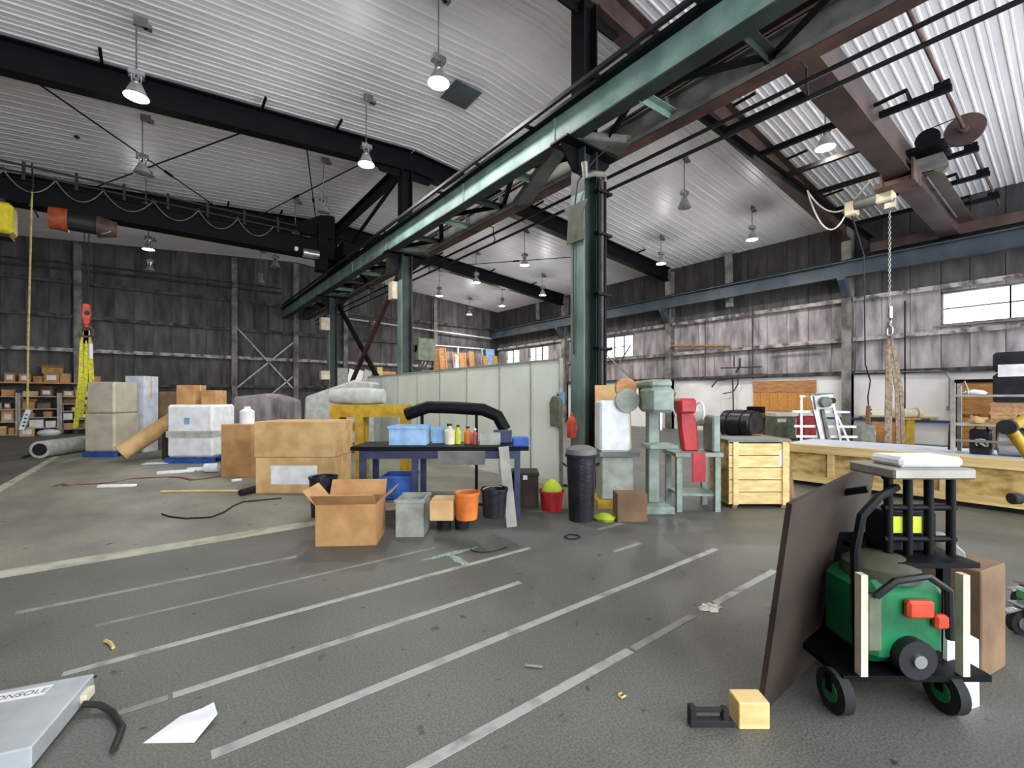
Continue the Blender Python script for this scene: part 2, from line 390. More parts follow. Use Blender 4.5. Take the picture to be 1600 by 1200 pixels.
for x in wall_cols:
    MB().ibeam((x, YB - .14, 0), (x, YB - .14, cz(x) - .1), .3, .24, .025, .02, up=(0, 1, 0)).build('wall_column', 'wcol', wall_back)
for z0 in (6.55, 6.8):
    mb = MB().tube([(XL, YB - .25, z0), (-2.7, YB - .25, z0 + .25), (3.1, YB - .25, z0 + .35), (5, YB - .25, z0 + .35)], .05 if z0 < 6.7 else .035)
    mb.build('wall_pipe', 'darkpipe', wall_back)
for x0, z0, x1, z1 in ((2.95, 5.0, 5.6, 1.9), (2.95, 1.9, 5.6, 4.4), (2.95, .2, 5.6, 2.6)):
    MB().bar((x0, YB - .2, z0), (x1, YB - .2, z1), .07, .02, up=(0, 1, 0)).build('brace_rod', 'pipe', wall_back)
MB().tube([(8.5, YB - .25, 5.95), (14, YB - .25, 5.75), (18.5, YB - .25, 5.6)], .05).build('wall_pipe', 'whitecable', wall_back)
# right wall with windows
WINS = [(-2.9, 2.85, 3.72, 4.76), (14.45, 16.4, 3.58, 4.76), (20.9, 22.9, 3.58, 4.76), (23.8, 25.4, 3.58, 4.76)]
mb = MB(); xs0, xs1 = XR + .06, XR + .3
mb.bb(xs0, xs1, YF, YB + .3, 0, 3.58).bb(xs0, xs1, YF, YB + .3, 4.76, cz(XR) + .1)
ye = [YF] + [v for w in WINS for v in w[:2]] + [YB + .3]
for i in range(0, len(ye), 2): mb.bb(xs0, xs1, ye[i], ye[i + 1], 3.58, 4.76)
mb.bb(xs0, xs1, WINS[0][0], WINS[0][1], 3.58, 3.72)
wall_right = struct(mb.build('wall_right', 'backing'))
rr = [2.33, 3.56, 4.93, 6.3, cz(XR) + .08]
def inwin(y0, y1): return any(y1 > a + .02 and y0 < b - .02 for a, b, _, _ in WINS)
PWR = .73; y = YF
pmr = {}
ycuts = [YF]
while ycuts[-1] < YB - .01:
    nxt = ycuts[-1] + PWR
    for w in WINS:
        for v in w[:2]:
            if ycuts[-1] + .05 < v < nxt: nxt = min(nxt, v)
    ycuts.append(min(nxt, YB))
for a, b in zip(ycuts[:-1], ycuts[1:]):
    for r_ in range(4):
        z0, z1 = rr[r_], rr[r_ + 1]
        segs = [(z0, z1)]
        if r_ == 1 and inwin(a, b):
            w = [w for w in WINS if b > w[0] + .02 and a < w[1] - .02][0]; segs = [(w[3], z1)] + ([(z0, w[2])] if w[2] - z0 > .05 else [])
        for s0, s1 in segs:
            key = (round(b - a, 3), round(s1 - s0, 3), r_)
            mt = 'board_pale' if r_ in (0, 1) else 'board' if r_ == 2 else 'board_soot'
            if key not in pmr: pmr[key] = MB().bb(-.03, 0, 0, b - a - .016, 0, s1 - s0 - .012).mesh('wall_panel', mt)
            link('wall_panel', pmr[key], wall_right, (XR + .06 - random.random() * .014, a, s0))
for a in range(0, 12):
    y0 = YF + a * 2.8; y1 = min(y0 + 2.79, YB)
    MB().bb(XR - .06, XR + .06, y0, y1, 0, 2.3).build('lower_wall_slab', 'whitewall', wall_right)
rcols = [-1.8, 5.2, 12.2, 19.2]
re_ = [YF] + rcols + [YB]
for i in range(len(re_) - 1):
    for z, m in ((2.36, 'girt'), (3.53, 'girt_dust'), (4.93, 'girt_dust'), (6.3, 'girt')):
        MB().bb(XR - .16, XR + .03, re_[i] + .14, re_[i + 1] - .14, z - .05, z + .04).bb(XR - .18, XR - .16, re_[i] + .14, re_[i + 1] - .14, z - .1, z + .04).build('girt', m, wall_right)
for yc in rcols:
    MB().ibeam((XR - .2, yc, 0), (XR - .2, yc, cz(XR) - .1), .34, .28, .03, .025, up=(1, 0, 0)).build('wall_column', 'wcol', wall_right)
def window(n, y0, y1, z0, z1, cols):
    w = struct(MB().bb(XR + .04, XR + .26, y0, y0 + .05, z0, z1).bb(XR + .04, XR + .26, y1 - .05, y1, z0, z1).bb(XR + .04, XR + .26, y0, y1, z0, z0 + .05).bb(XR + .04, XR + .26, y0, y1, z1 - .05, z1).build('window_%d' % n, 'wcol'))
    zm = (z0 + z1) / 2
    MB().bb(XR + .12, XR + .16, y0 + .05, y1 - .05, zm - .018, zm + .018).build('glazing_bar', 'blacksteel', w)
    st = (y1 - y0 - .1) / cols
    for k in range(cols):
        a = y0 + .05 + k * st
        if k: MB().bb(XR + .1, XR + .17, a - .02, a + .02, z0 + .05, z1 - .05).build('glazing_bar', 'blacksteel', w)
        for q in range(2):
            b0, b1 = (z0 + .05, zm - .018) if q == 0 else (zm + .018, z1 - .05)
            MB().bb(XR + .137, XR + .143, a + .02, a + st - .02, b0, b1).build('pane', 'glass', w)
    MB().bb(XR - .1, XR + .06, y0 - .05, y1 + .05, z0 - .06, z0).build('window_sill', 'wcol', w)
    # security bars outside the glass
    k = y0 + .2
    while k < y1 - .1 and n > 1:
        MB().bb(XR + .2, XR + .212, k, k + .012, z0 + .05, z1 - .05).build('security_bar', 'blacksteel', w); k += .2
window(1, *WINS[0], 4); window(2, *WINS[1], 3); window(3, *WINS[2], 3); window(4, *WINS[3], 2)
# plywood door in a dark frame
d1 = struct(MB().bb(XR - .1, XR - .062, 1.35, 2.42, .02, 1.93).build('door_1', 'ply'))
MB().bb(XR - .14, XR - .062, 2.42, 2.52, 0, 2.02).bb(XR - .14, XR - .062, 1.25, 1.35, 0, 2.02).bb(XR - .14, XR - .062, 1.35, 2.42, 1.93, 2.02).build('door_frame', 'blacksteel', d1)
MB().bb(XR - .118, XR - .1, 1.5, 2.35, .9, .98).build('door_rail', 'oldwood', d1)
# pipes and conduits on the right wall
def wp(pts, r=.02, m='darkpipe', name='wall_pipe'): MB().tube(pts, r).build(name, m, wall_right)
q = lambda px, py: atX(px, py, XR - .22)
wp([q(1102, 500), q(1102, 590)], .025); wp([q(1176, 480), q(1176, 592)], .03)
wp([q(1126, 575), q(1165, 574), q(1190, 573)], .03); wp([q(1147, 555), q(1147, 574)], .03); wp([q(1156, 560), q(1156, 572), q(1150, 582)], .05)
wp([q(1098, 592), q(1200, 588)], .05); wp([q(1145, 590), q(1146, 640)], .03); wp([q(1112, 605), q(1120, 595), q(1150, 590)], .03); wp([q(1130, 615), q(1146, 612), q(1153, 600), q(1153, 588)], .025)
wp([q(1336, 582), q(1470, 580), q(1480, 583), q(1484, 592), q(1484, 634)], .025, 'pipe'); MB().box(q(1484, 638), (.06, .14, .14)).build('outlet_box', 'pipe', wall_right)
wp([q(1414, 470), q(1414, 640)], .018, 'blacksteel'); wp([q(1048, 541), q(1140, 541)], .07, 'oldwood', 'timber_rail'); wp([q(1202, 548), q(1275, 542)], .04)
for a, b in (((938, 545), (985, 590)), ((938, 588), (950, 545)), ((985, 540), (966, 570))): wp([q(*a), q(*b)], .04, 'pipe', 'brace_rod')
wp([atX(1138, 396, XR - .35), atX(1140, 480, XR - .35)], .17, 'graysteel', 'duct'); wp([atX(840, 474, XR - .35), atX(841, 500, XR - .35)], .14, 'graysteel', 'duct')
wall_left = struct(MB().bb(XL - .3, XL, YF, YB + .3, 0, cz(XL) + .1).build('wall_left', 'board'))
# ================================================================ roof beams
DPB = .6
def roof_beam(Y, label):
    t = T('roof_beam', label, 'beam', (RIDGE, Y, 0), world=True)
    zc = lambda x: cz(x) - .02 - DPB / 2
    for xe in (XL + .05, XR - .35):
        P(t, 'rafter', 'blacksteel' if Y > 6 else 'brownsteel', MB().ibeam((xe, Y, zc(xe)), (RIDGE, Y, zc(RIDGE)), DPB, .3, .03, .02))
    P(t, 'ridge_haunch', 'blacksteel', MB().prism([(-1.1, -.17), (1.1, -.17), (.75, -.55), (-.75, -.55)], .04, lambda u, v, k: (RIDGE - .2 + u, Y - .02 + k, RZ - .3 + v)))
    for xb in (-.9, 1.9, 3.6, 8.2, 10.4, 13.4, 16.2):
        P(t, 'sag_bracket', 'blacksteel', MB().bar((xb, Y - .16, zc(xb) + .25), (xb, Y - .65, cz(xb) - .04), .05, .05))
    return t
roof_beam(12.2, 'long dark bent roof beam crossing the ceiling over the second green column')
roof_beam(19.2, 'far dark roof beam above and behind the black bridge crane')
roof_beam(5.2, 'brownish roof beam running over the nearest column to the right wall')
# ridge strut and its brace between the second and third column tops
tag(MB(off=(5.6, 12.2, 0)).ibeam((5.6, 12.35, 8.2), (5.6, 19.05, 8.2), .3, .22).build('ridge_strut', 'blacksteel'), 'thick dark strut along the roof ridge from the second column', 'beam').location = (5.6, 12.2, 0)
tag(MB(off=(5.6, 12.2, 0)).angle((5.6, 12.35, 8.02), (5.6, 19.0, 6.7), .12, .02).build('ridge_brace', 'blacksteel'), 'slim dark diagonal brace dropping below the ridge strut', 'brace').location = (5.6, 12.2, 0)
def rod(a, b, label, r=.018):
    a, b = Vector(a), Vector(b); m = (a + b) / 2
    o = MB(off=m).cyl(a, b, r, 6); d = (b - a).normalized(); o.cyl(m - d * .15, m + d * .15, r * 2.2, 6)
    o = o.build('tie_rod', 'blacksteel'); o.location = m; tag(o, label, 'tie rod', 'thin roof tie rods')
rb = lambda x, Y: (x, Y, cz(x) - .55)
rod(rb(-1.93, 12.3), rb(2.3, 19.1), 'thin tie rod sloping down to the right across the left ceiling')
rod(rb(1.6, 12.3), rb(-2.3, 19.1), 'thin tie rod rising to the right across the left ceiling')
rod(rb(4.5, 12.3), rb(2.4, 19.1), 'thin tie rod rising to the lit lamp before the second column')
rod(rb(2.95, 12.3), rb(5.0, 19.1), 'steep thin tie rod left of the second column')
rod(rb(9.2, 12.3), rb(6.4, 19.1), 'thin tie rod behind the second column on the right roof slope')
rod(rb(14.5, 12.3), rb(10.5, 19.1), 'thin tie rod behind the nearest column over the far right lamps')
# ================================================================ columns
def column(Y, label, face='colface', z1=8.05, full=False):
    t = T('steel_column', label, 'column', (5.6, Y, 0))
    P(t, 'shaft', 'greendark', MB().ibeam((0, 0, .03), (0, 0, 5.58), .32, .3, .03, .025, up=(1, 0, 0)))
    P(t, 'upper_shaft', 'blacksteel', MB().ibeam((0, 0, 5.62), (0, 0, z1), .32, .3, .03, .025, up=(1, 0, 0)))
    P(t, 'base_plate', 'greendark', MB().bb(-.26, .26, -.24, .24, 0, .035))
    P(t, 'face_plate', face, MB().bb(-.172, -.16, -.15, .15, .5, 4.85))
    P(t, 'corbel', 'blacksteel', MB().prism([(0, 0), (.4, .0), (.4, -.06), (.1, -.4), (0, -.4)], .03, lambda u, v, k: (-.16 - u, k - .015, 5.585 + v)))
    P(t, 'corbel', 'blacksteel', MB().prism([(0, 0), (.45, .0), (.45, -.06), (.1, -.4), (0, -.4)], .03, lambda u, v, k: (.16 + u, k - .015, 5.585 + v)))
    P(t, 'seat_plate', 'blacksteel', MB().bb(-.6, .62, -.2, .2, 5.585, 5.615))
    if full:
        for dx, dy, r in ((.2, -.2, .035), (.28, -.2, .03), (.1, -.22, .022), (.33, -.12, .045)):
            P(t, 'conduit', 'darkpipe' if r > .03 else 'blacksteel', MB().cyl((dx, dy, .05), (dx, dy, 5.1), r, 8), smooth=True)
        for z in (1.2, 2.3, 3.2, 4.2, 4.9): P(t, 'pipe_clamp', 'blacksteel', MB().bb(.05, .4, -.27, -.15, z - .02, z + .02))
        P(t, 'elbow_pipe', 'pipe', MB().tube([(.33, -.12, 5.0), (.33, -.14, 5.15), (.25, -.2, 5.22), (-.1, -.28, 5.1), (-.3, -.3, 4.98), (-.32, -.3, 5.2)], .05, 8), smooth=True)
        P(t, 'collar', 'darkolive', MB().prism([(-.2, 0), (.2, 0), (.16, .45), (.26, .62), (-.26, .62), (-.16, .45)], .02, lambda u, v, k: (-.2 - k, u, 4.05 + v)))
        P(t, 'loose_cable', 'cable', MB().tube([(-.19, .05, 2.2), (-.2, .06, 3.5), (-.2, .04, 4.6), (-.26, -.1, 5.0), (-.1, -.3, 5.3), (.2, -.35, 5.6)], .012))
    return t
column(5.2, 'nearest green steel column with pipes and conduits behind the black trash can', full=True)
c2 = column(12.2, 'second green steel column carrying an olive electrical box')
P(c2, 'electrical_box', 'olive', MB().bb(.25, .8, -.35, -.1, 2.55, 3.2), bevel=.01); P(c2, 'box_stand', 'olive', MB().bb(.25, .35, -.25, .0, 2.8, 3.0))
for k in range(3): P(c2, 'conduit', 'darkpipe', MB().tube([(.4 + k * .12, -.22, 2.57), (.35 + k * .1, -.2, 2.4), (.05 + k * .1, -.18, 2.1), (.02 + k * .05, -.2, .1)], .025), smooth=True)
P(c2, 'panel_box', 'cream', MB().bb(-.3, -.15, .2, .5, 4.35, 4.85))
c3 = column(19.2, 'third green steel column at the far end of the double girder')
P(c3, 'panel_box', 'cream', MB().bb(-.5, -.17, -.25, .0, 4.2, 4.7)); P(c3, 'panel_box', 'cream', MB().bb(-.5, -.17, -.25, .0, 2.2, 2.55))
for a, b, lb in (((5.62, 12.5, 5.2), (5.62, 18.9, .5), 'dark red diagonal brace leaning from the second column'), ((5.75, 18.9, 5.2), (5.75, 12.5, .5), 'dark grey diagonal brace leaning from the third column')):
    o = MB(off=b).angle(a, b, .14, .02).bar(a, b, .12, .02).build('column_brace', 'redbrace' if 'red' in lb else 'blacksteel'); o.location = b; tag(o, lb, 'brace')
# ================================================================ double runway girder on the columns
GY0, GY1 = -6.5, 26.0
t = T('runway_girder', 'long green and grey laced double girder carried by the row of columns', 'girder', (5.6, 9.7, 0), world=True)
P(t, 'web', 'green', MB().bb(5.1, 5.12, GY0, GY1, 5.64, 6.06))
P(t, 'top_flange', 'blacksteel', MB().bb(4.98, 5.3, GY0, GY1, 6.06, 6.12)); P(t, 'bottom_flange', 'greendark', MB().bb(5.06, 5.3, GY0, GY1, 5.615, 5.64))
P(t, 'crane_rail', 'blacksteel', MB().bb(5.1, 5.18, GY0, GY1, 6.12, 6.2))
P(t, 'chord', 'graysteel', MB().bb(6.06, 6.08, GY0, GY1, 5.67, 6.0).bb(6.0, 6.08, GY0, GY1, 6.0, 6.02).bb(5.98, 6.08, GY0, GY1, 5.65, 5.67))
P(t, 'chord_beam', 'rust', MB().ibeam((6.22, GY0, 5.9), (6.22, GY1, 5.9), .5, .24, .03)); P(t, 'crane_rail', 'rust', MB().bb(6.18, 6.26, GY0, GY1, 6.15, 6.22))
for k in range(21):
    y = 5.2 + (k - 8) * 1.4
    if y < GY0 or y > GY1 - .2: continue
    if k % 5 == 0: P(t, 'stiffener', 'green', MB().bb(5.07, 5.1, y + .2, y + .215, 5.66, 6.04))
    P(t, 'lacing_post', 'green' if k % 2 else 'greendark', MB().angle((5.25, y, 5.66), (6.02, y, 5.7), .1, .012))
    P(t, 'lacing_post', 'graysteel', MB().bar((6.0, y + .1, 5.68), (6.0, y + .1, 6.0), .08, .02))
    P(t, 'lacing_bar', 'blacksteel', MB().angle((5.22 if k % 2 else 6.02, y, 5.72), (6.02 if k % 2 else 5.22, y + 1.4, 5.72), .1, .012))
for yc in (5.2, 12.2, 19.2):
    for s_ in (-1, 1):
        e0, e1 = (2.1, 2.5) if s_ > 0 else (.25, .6)
        P(t, 'splay_plate', 'graysteel', MB().raw([(5.12, yc + .15 * s_, 5.615), (5.35, yc + .12 * s_, 5.615), (6.25, yc + e0 * s_, 5.66), (6.05, yc + e1 * s_, 5.66), (5.12, yc + .15 * s_, 5.6), (5.35, yc + .12 * s_, 5.6), (6.25, yc + e0 * s_, 5.645), (6.05, yc + e1 * s_, 5.645)],
            [(0, 1, 2, 3), (7, 6, 5, 4)] + [(i, (i + 1) % 4, 4 + (i + 1) % 4, 4 + i) for i in range(4)]))
        P(t, 'splay_rib', 'graysteel', MB().bar((5.1, yc + .15 * s_, 5.66), (6.05, yc + e1 * s_, 5.71), .02, .1))
for y in (5.4, 12.4): P(t, 'splice_plate', 'green', MB().bb(5.085, 5.1, y - .02, y + .02, 5.64, 6.06))
# conductor bars both sides
t = T('conductor_bar', 'dark bar held on short ties above the green girder', 'conductor bar', (4.85, 9.7, 6.1), world=True)
P(t, 'bar', 'black', MB().bb(4.82, 4.88, GY0, GY1 - 1, 6.07, 6.13))
for k in range(20): P(t, 'tie', 'black', MB().bb(4.86, 5.06, -5 + k * 1.55, -4.93 + k * 1.55, 6.085, 6.115))
for dz, lb in ((5.5, 'upper of the two black bars hanging right of the double girder'), (5.27, 'lower of the two black bars hanging right of the double girder')):
    t = T('conductor_bar', lb, 'conductor bar', (6.45, 9.7, dz), world=True)
    P(t, 'bar', 'black', MB().cyl((6.45, GY0, dz), (6.45, GY1 - 1, dz), .03, 8))
    for k in range(8):
        y = -4.6 + k * 3.4
        P(t, 'hanger', 'black', MB().tube([(6.45, y, dz), (6.45, y, dz + .16), (6.24, y, dz + .16)] if dz > 5.4 else [(6.45, y, dz), (6.5, y, dz + .11), (6.45, y, dz + .2)], .015, 5))
# chain fall hanging from the double girder beyond the second column
t = T('chain_fall', 'thin hanging ropes with a small hook left of the second column', 'hoist', (6.22, 16.6, 5.65), world=True)
P(t, 'beam_clamp', 'black', MB().bb(6.12, 6.32, 16.5, 16.7, 5.55, 5.67))
for dx, zl in ((-.14, 4.6), (-.03, 4.3), (.05, 4.25), (.13, 4.3)): P(t, 'rope', 'cable', MB().cyl((6.22 + dx * .5, 16.6 - dx, 5.56), (6.22 + dx * .5, 16.6 - dx, zl), .012, 5))
hk_ = P(t, 'hook_block', 'rust', MB().bb(6.16, 6.3, 16.42, 16.62, 4.14, 4.32), bevel=.02); P(hk_, 'hook', 'rust', MB().tube([(6.23, 16.52 + .07 * math.sin(a), 4.04 + .07 * math.cos(a)) for a in [i * .45 for i in range(11)]], .018, 6))
# right wall runway
t = T('runway_girder', 'blue-grey runway girder running along the right wall', 'girder', (18.5, 9.7, 0), world=True)
P(t, 'web', 'bluesteel', MB().bb(18.44, 18.47, YF, YB - .2, 5.62, 6.06)); P(t, 'top_flange', 'bluesteel', MB().bb(18.26, 18.65, YF, YB - .2, 6.06, 6.1))
P(t, 'bottom_flange', 'bluesteel', MB().bb(18.34, 18.58, YF, YB - .2, 5.58, 5.62)); P(t, 'crane_rail', 'blacksteel', MB().bb(18.42, 18.5, YF, YB - .2, 6.1, 6.17))
for yc in rcols: P(t, 'corbel', 'bluesteel', MB().prism([(0, 0), (.6, 0), (.6, -.1), (.1, -.6), (0, -.6)], .2, lambda u, v, k: (18.85 - u, yc - .1 + k, 5.58 + v)))
# ================================================================ left bridge crane
BY = 16.6
t = T('bridge_crane', 'black bridge crane girder spanning the left aisle under the roof', 'crane', (0, BY, 0), world=True)
P(t, 'main_girder', 'crane', MB().bb(XL + .3, 4.9, BY - .2, BY + .2, 6.38, 6.9).bb(XL + .3, 4.9, BY - .26, BY + .26, 6.33, 6.38).bb(XL + .3, 4.9, BY - .26, BY + .26, 6.9, 6.94))
P(t, 'end_truck', 'crane', MB().bb(4.85, 5.4, BY - 1.2, BY + 1.6, 6.26, 6.7)); P(t, 'end_truck_wheel', 'darkpipe', MB().cyl((5.05, BY - .9, 6.38), (5.25, BY - .9, 6.38), .18, 14)); P(t, 'end_truck_wheel', 'darkpipe', MB().cyl((5.05, BY + 1.2, 6.38), (5.25, BY + 1.2, 6.38), .18, 14))
P(t, 'end_post', 'crane', MB().bb(4.3, 4.6, BY - .3, BY + .2, 5.9, 7.5)); P(t, 'gusset', 'crane', MB().prism([(3.2, 7.1), (4.9, 7.1), (4.9, 7.9), (4.5, 7.9)], .05, lambda u, v, k: (u, BY - .1 + k, v)))
P(t, 'drive_motor', 'chrome', MB().cyl((3.75, BY - .45, 6.32), (4.25, BY - .45, 6.32), .16, 14), smooth=True); P(t, 'buffer', 'whitepaint', MB().cyl((3.5, BY - .45, 6.4), (3.6, BY - .45, 6.4), .07, 10))
for z, dy in ((7.28, -.3), (7.07, -.34)):
    P(t, 'festoon_rail', 'black', MB().cyl((XL + .4, BY + dy, z), (3.6, BY + dy, z - .06), .03, 8))
for k in range(9): P(t, 'rail_post', 'black', MB().bb(-4.6 + k * .95, -4.54 + k * .95, BY - .34, BY - .26, 6.88, 7.34))
def drape(a, b, sag, n=12): a, b = Vector(a), Vector(b); return [a.lerp(b, i / n) - Vector((0, 0, sag * (1 - (2 * i / n - 1) ** 2))) for i in range(n + 1)]
xs = [-4.9, -4.55, -4.2, -3.9, -3.0, -2.1, -1.2, -.15, .9, 1.9, 2.9]
for i in range(len(xs) - 1):
    f = T('festoon_cable', '%s cable loop on the black crane, %%s from the left edge' % ['dark bunched', 'pale hanging'][i > 2] % ['first', 'second', 'third', 'fourth', 'fifth', 'sixth', 'seventh', 'eighth', 'ninth', 'tenth'][i], 'cable', (xs[i], BY - .36, 7.02), group='festoon loops on the black crane')
    P(f, 'loop', 'pipe' if i > 2 else 'cable', MB().tube(drape((0, 0, 0), (xs[i + 1] - xs[i], 0, 0), .55 if i < 3 else .42), .014 if i > 2 else .03, 5)); P(f, 'cable_clip', 'black', MB().bb(-.02, .02, -.03, .03, -.02, .06))
# orange hoist under the crane, its hook and yellow slings
hx = atY(132, 350, BY - .1).x; w0 = atY(80, 350, BY).x; w1 = atY(184, 350, BY).x
t = T('wire_rope_hoist', 'dark wire rope hoist with orange end caps under the black crane', 'hoist', (hx, BY, 6.33), world=True)
P(t, 'drum', 'black', MB().cyl((w0 + .35, BY - .25, 6.08), (w1 - .35, BY - .25, 6.08), .24, 16), smooth=True)
P(t, 'end_cap', 'orange', MB().cyl((w0, BY - .25, 6.08), (w0 + .35, BY - .25, 6.08), .27, 16, r2=.3), smooth=True); P(t, 'end_cap', 'rust', MB().cyl((w1 - .4, BY - .25, 6.06), (w1, BY - .25, 6.06), .29, 16, r2=.2), smooth=True)
P(t, 'trolley', 'crane', MB().bb(w0 + .4, w1 - .4, BY - .28, BY + .28, 6.2, 6.34)); P(t, 'guide_rod', 'black', MB().cyl((w0 + .35, BY - .4, 5.92), (w1 - .3, BY - .4, 5.92), .03, 6)); P(t, 'limit_arm', 'chrome', MB().tube([(w1 - .4, BY - .42, 5.9), (w1 - .3, BY - .45, 5.82), (w1 - .12, BY - .42, 5.95)], .025))
for dx in (-.04, .05):
    hk = atY(135, 475, BY - .25); P(t, 'rope', 'cable', MB().cyl((hk.x + dx, BY - .25, 6.1), (hk.x + dx, BY - .25, hk.z - .05), .012, 6))
t = T('hook_block', 'orange hook block hanging on ropes before the far wall', 'hook block', hk, world=True)
P(t, 'sheave_housing', 'hookred', MB().prism([(-.07, 0), (.07, 0), (.1, -.3), (.06, -.55), (-.06, -.55), (-.1, -.3)], .16, lambda u, v, k: (hk.x + u, BY - .33 + k, hk.z + v)), bevel=.02)
P(t, 'sheave', 'black', MB().cyl((hk.x + .02, BY - .34, hk.z - .25), (hk.x + .02, BY - .16, hk.z - .25), .06, 12)); P(t, 'swivel', 'hookred', MB().cyl((hk.x, BY - .25, hk.z - .5), (hk.x, BY - .25, hk.z - .62), .05, 10))
P(t, 'hook', 'rust', MB().tube([(hk.x + .0 + .13 * math.sin(a) * (1 if a > 0 else 1), BY - .25, hk.z - .74 + .13 * math.cos(a)) for a in [i * .35 for i in range(14)]], .035, 8), smooth=True)
s0 = hk.z - .7
t = T('lifting_sling', 'long yellow lifting sling looped through the hanging orange hook', 'sling', (hk.x, BY - .25, s0), world=True)
zb = atY(130, 668, BY - .25).z
for dx, dz in ((-.11, 0), (.1, .0), (-.02, .25)):
    x = hk.x + dx; P(t, 'strand', 'slingyellow', MB().ribbon([(hk.x, BY - .25, s0), (hk.x + dx * .7, BY - .25, s0 - .35), (x, BY - .24, s0 - 1.3), (x - .1, BY - .22, zb + dz)], .1, (1, 0, 0), .012))
P(t, 'wire_leg', 'pipe', MB().cyl((hk.x + .06, BY - .25, s0), (hk.x + .05, BY - .25, s0 - .65), .02, 6)); P(t, 'sling_tag', 'paper', MB().bb(hk.x + .06, hk.x + .13, BY - .28, BY - .27, s0 - .75, s0 - .35))
# yellow box at the left edge and the pendant with its yellow strap
yb = atY(3, 352, BY)
t = T('crane_control_cabinet', 'bright yellow rounded cabinet at the left edge under the black crane', 'cabinet', (yb.x, BY - .25, 6.33), world=True)
P(t, 'casing', 'yellow', MB().bb(yb.x - .5, yb.x + .27, BY - .55, BY + .05, 5.45, 6.2), bevel=.07); P(t, 'hanger', 'black', MB().bb(yb.x - .3, yb.x + .1, BY - .3, BY - .1, 6.18, 6.34)); P(t, 'bottom_cover', 'black', MB().bb(yb.x - .45, yb.x + .22, BY - .5, BY, 5.37, 5.45))
pp = atY(50, 300, BY - .4); pe = atY(43, 640, BY - .4)
t = T('control_pendant', 'grey crane pendant hanging on a yellow cord before the far shelves', 'pendant', (pe.x, BY - .4, pe.z), world=True)
P(t, 'cord', 'cordtan', MB().tube([pp, atY(47, 420, BY - .4), atY(44, 540, BY - .4), pe], .022, 6), smooth=True); P(t, 'hanger_hook', 'cable', MB().tube([atY(50, 255, BY - .4), atY(52, 290, BY - .4), atY(46, 322, BY - .4), atY(55, 330, BY - .4), atY(60, 340, BY - .4)], .02))
hs_ = P(t, 'handset', 'greybox', MB().bar(pe + Vector((.03, 0, 0)), atY(34, 672, BY - .4), .16, .12), bevel=.015)
for k in range(4): b = pe.lerp(atY(34, 672, BY - .4), .25 + k * .18) + Vector((.02, -.07, 0)); P(hs_, 'button', 'red' if k == 0 else 'black', MB().cyl(b, b + Vector((0, -.02, 0)), .025, 8))
# ================================================================ right bridge crane
CY = 2.52
t = T('bridge_crane', 'rust-brown bridge crane girder spanning the right aisle', 'crane', (12.2, CY, 0), world=True)
P(t, 'main_girder', 'brownsteel', MB().bb(6.2, 18.5, CY - .16, CY + .16, 6.27, 6.9))
P(t, 'bottom_flange', 'brownsteel', MB().bb(6.2, 18.5, CY - .215, CY + .215, 6.24, 6.27))
P(t, 'shelf_plate', 'brownsteel', MB().bb(13.6, 18.3, CY - .5, CY - .2, 6.55, 6.58)); P(t, 'shelf_pipe', 'pipe', MB().cyl((13.8, CY - .24, 6.53), (17.6, CY - .24, 6.53), .02, 6))
for x in (6.2, 18.5): P(t, 'end_truck', 'brownsteel', MB().bb(x - .14, x + .14, CY - 1.6, CY + 1.9, 6.24, 6.54))
for x in (7.3, 8.6, 10.0, 11.4, 13.0, 14.6, 16.2): P(t, 'outrigger', 'blacksteel', MB().bar((x, CY + .15, 6.62), (x, CY + 1.75, 6.62), .1, .1))
P(t, 'outrigger_rail', 'blacksteel', MB().angle((6.3, CY + 1.8, 6.6), (18.2, CY + 1.8, 6.6), .12))
for x in (10.4, 13.4, 15.1, 17.0):
    P(t, 'shaft_arm', 'blacksteel', MB().bar((x, CY - .1, 6.66), (x, CY - 1.12, 6.66), .09, .1)); P(t, 'arm_brace', 'blacksteel', MB().tube([(x - .35, CY - .15, 6.7), (x - .35, CY - .6, 6.74), (x, CY - .6, 6.66)], .04, 4)); P(t, 'shaft_bearing', 'blacksteel', MB().box((x, CY - 1.0, 6.75), (.12, .2, .1)))
P(t, 'drive_shaft', 'rust', MB().cyl((6.2, CY - 1.0, 6.8), (18.2, CY - 1.0, 6.8), .03, 8), smooth=True)
lp = P(t, 'large_pulley', 'brownsteel', MB().cyl((12.55, CY - 1.0, 6.8), (12.63, CY - 1.0, 6.8), .3, 28), smooth=True); P(lp, 'pulley_hub', 'rust', MB().cyl((12.45, CY - 1.0, 6.8), (12.73, CY - 1.0, 6.8), .07, 12))
P(t, 'small_pulley', 'blacksteel', MB().cyl((12.55, CY - .46, 6.86), (12.63, CY - .46, 6.86), .2, 20), smooth=True); P(t, 'drive_belt', 'cable', MB().tube([(12.59, CY - 1.0 - .305 * math.sin(a), 6.8 + .305 * math.cos(a)) for a in [i * .35 for i in range(10)]] + [(12.59, CY - .46 + .205 * math.sin(a), 6.86 - .205 * math.cos(a)) for a in [i * .4 for i in range(8)]], .012, 5, closed=True))
P(t, 'drive_motor', 'blacksteel', MB().cyl((12.65, CY - .46, 6.86), (13.1, CY - .46, 6.86), .15, 14), smooth=True); P(t, 'motor_bracket', 'blacksteel', MB().bb(12.3, 13.1, CY - .75, CY - .15, 6.58, 6.66)); P(t, 'guard_plate', 'graysteel', MB().bb(12.5, 13.2, CY - .7, CY - .2, 6.44, 6.47))
P(t, 'brake_unit', 'olive', MB().cyl((13.35, CY - .55, 6.5), (13.5, CY - .55, 6.5), .12, 12), smooth=True)
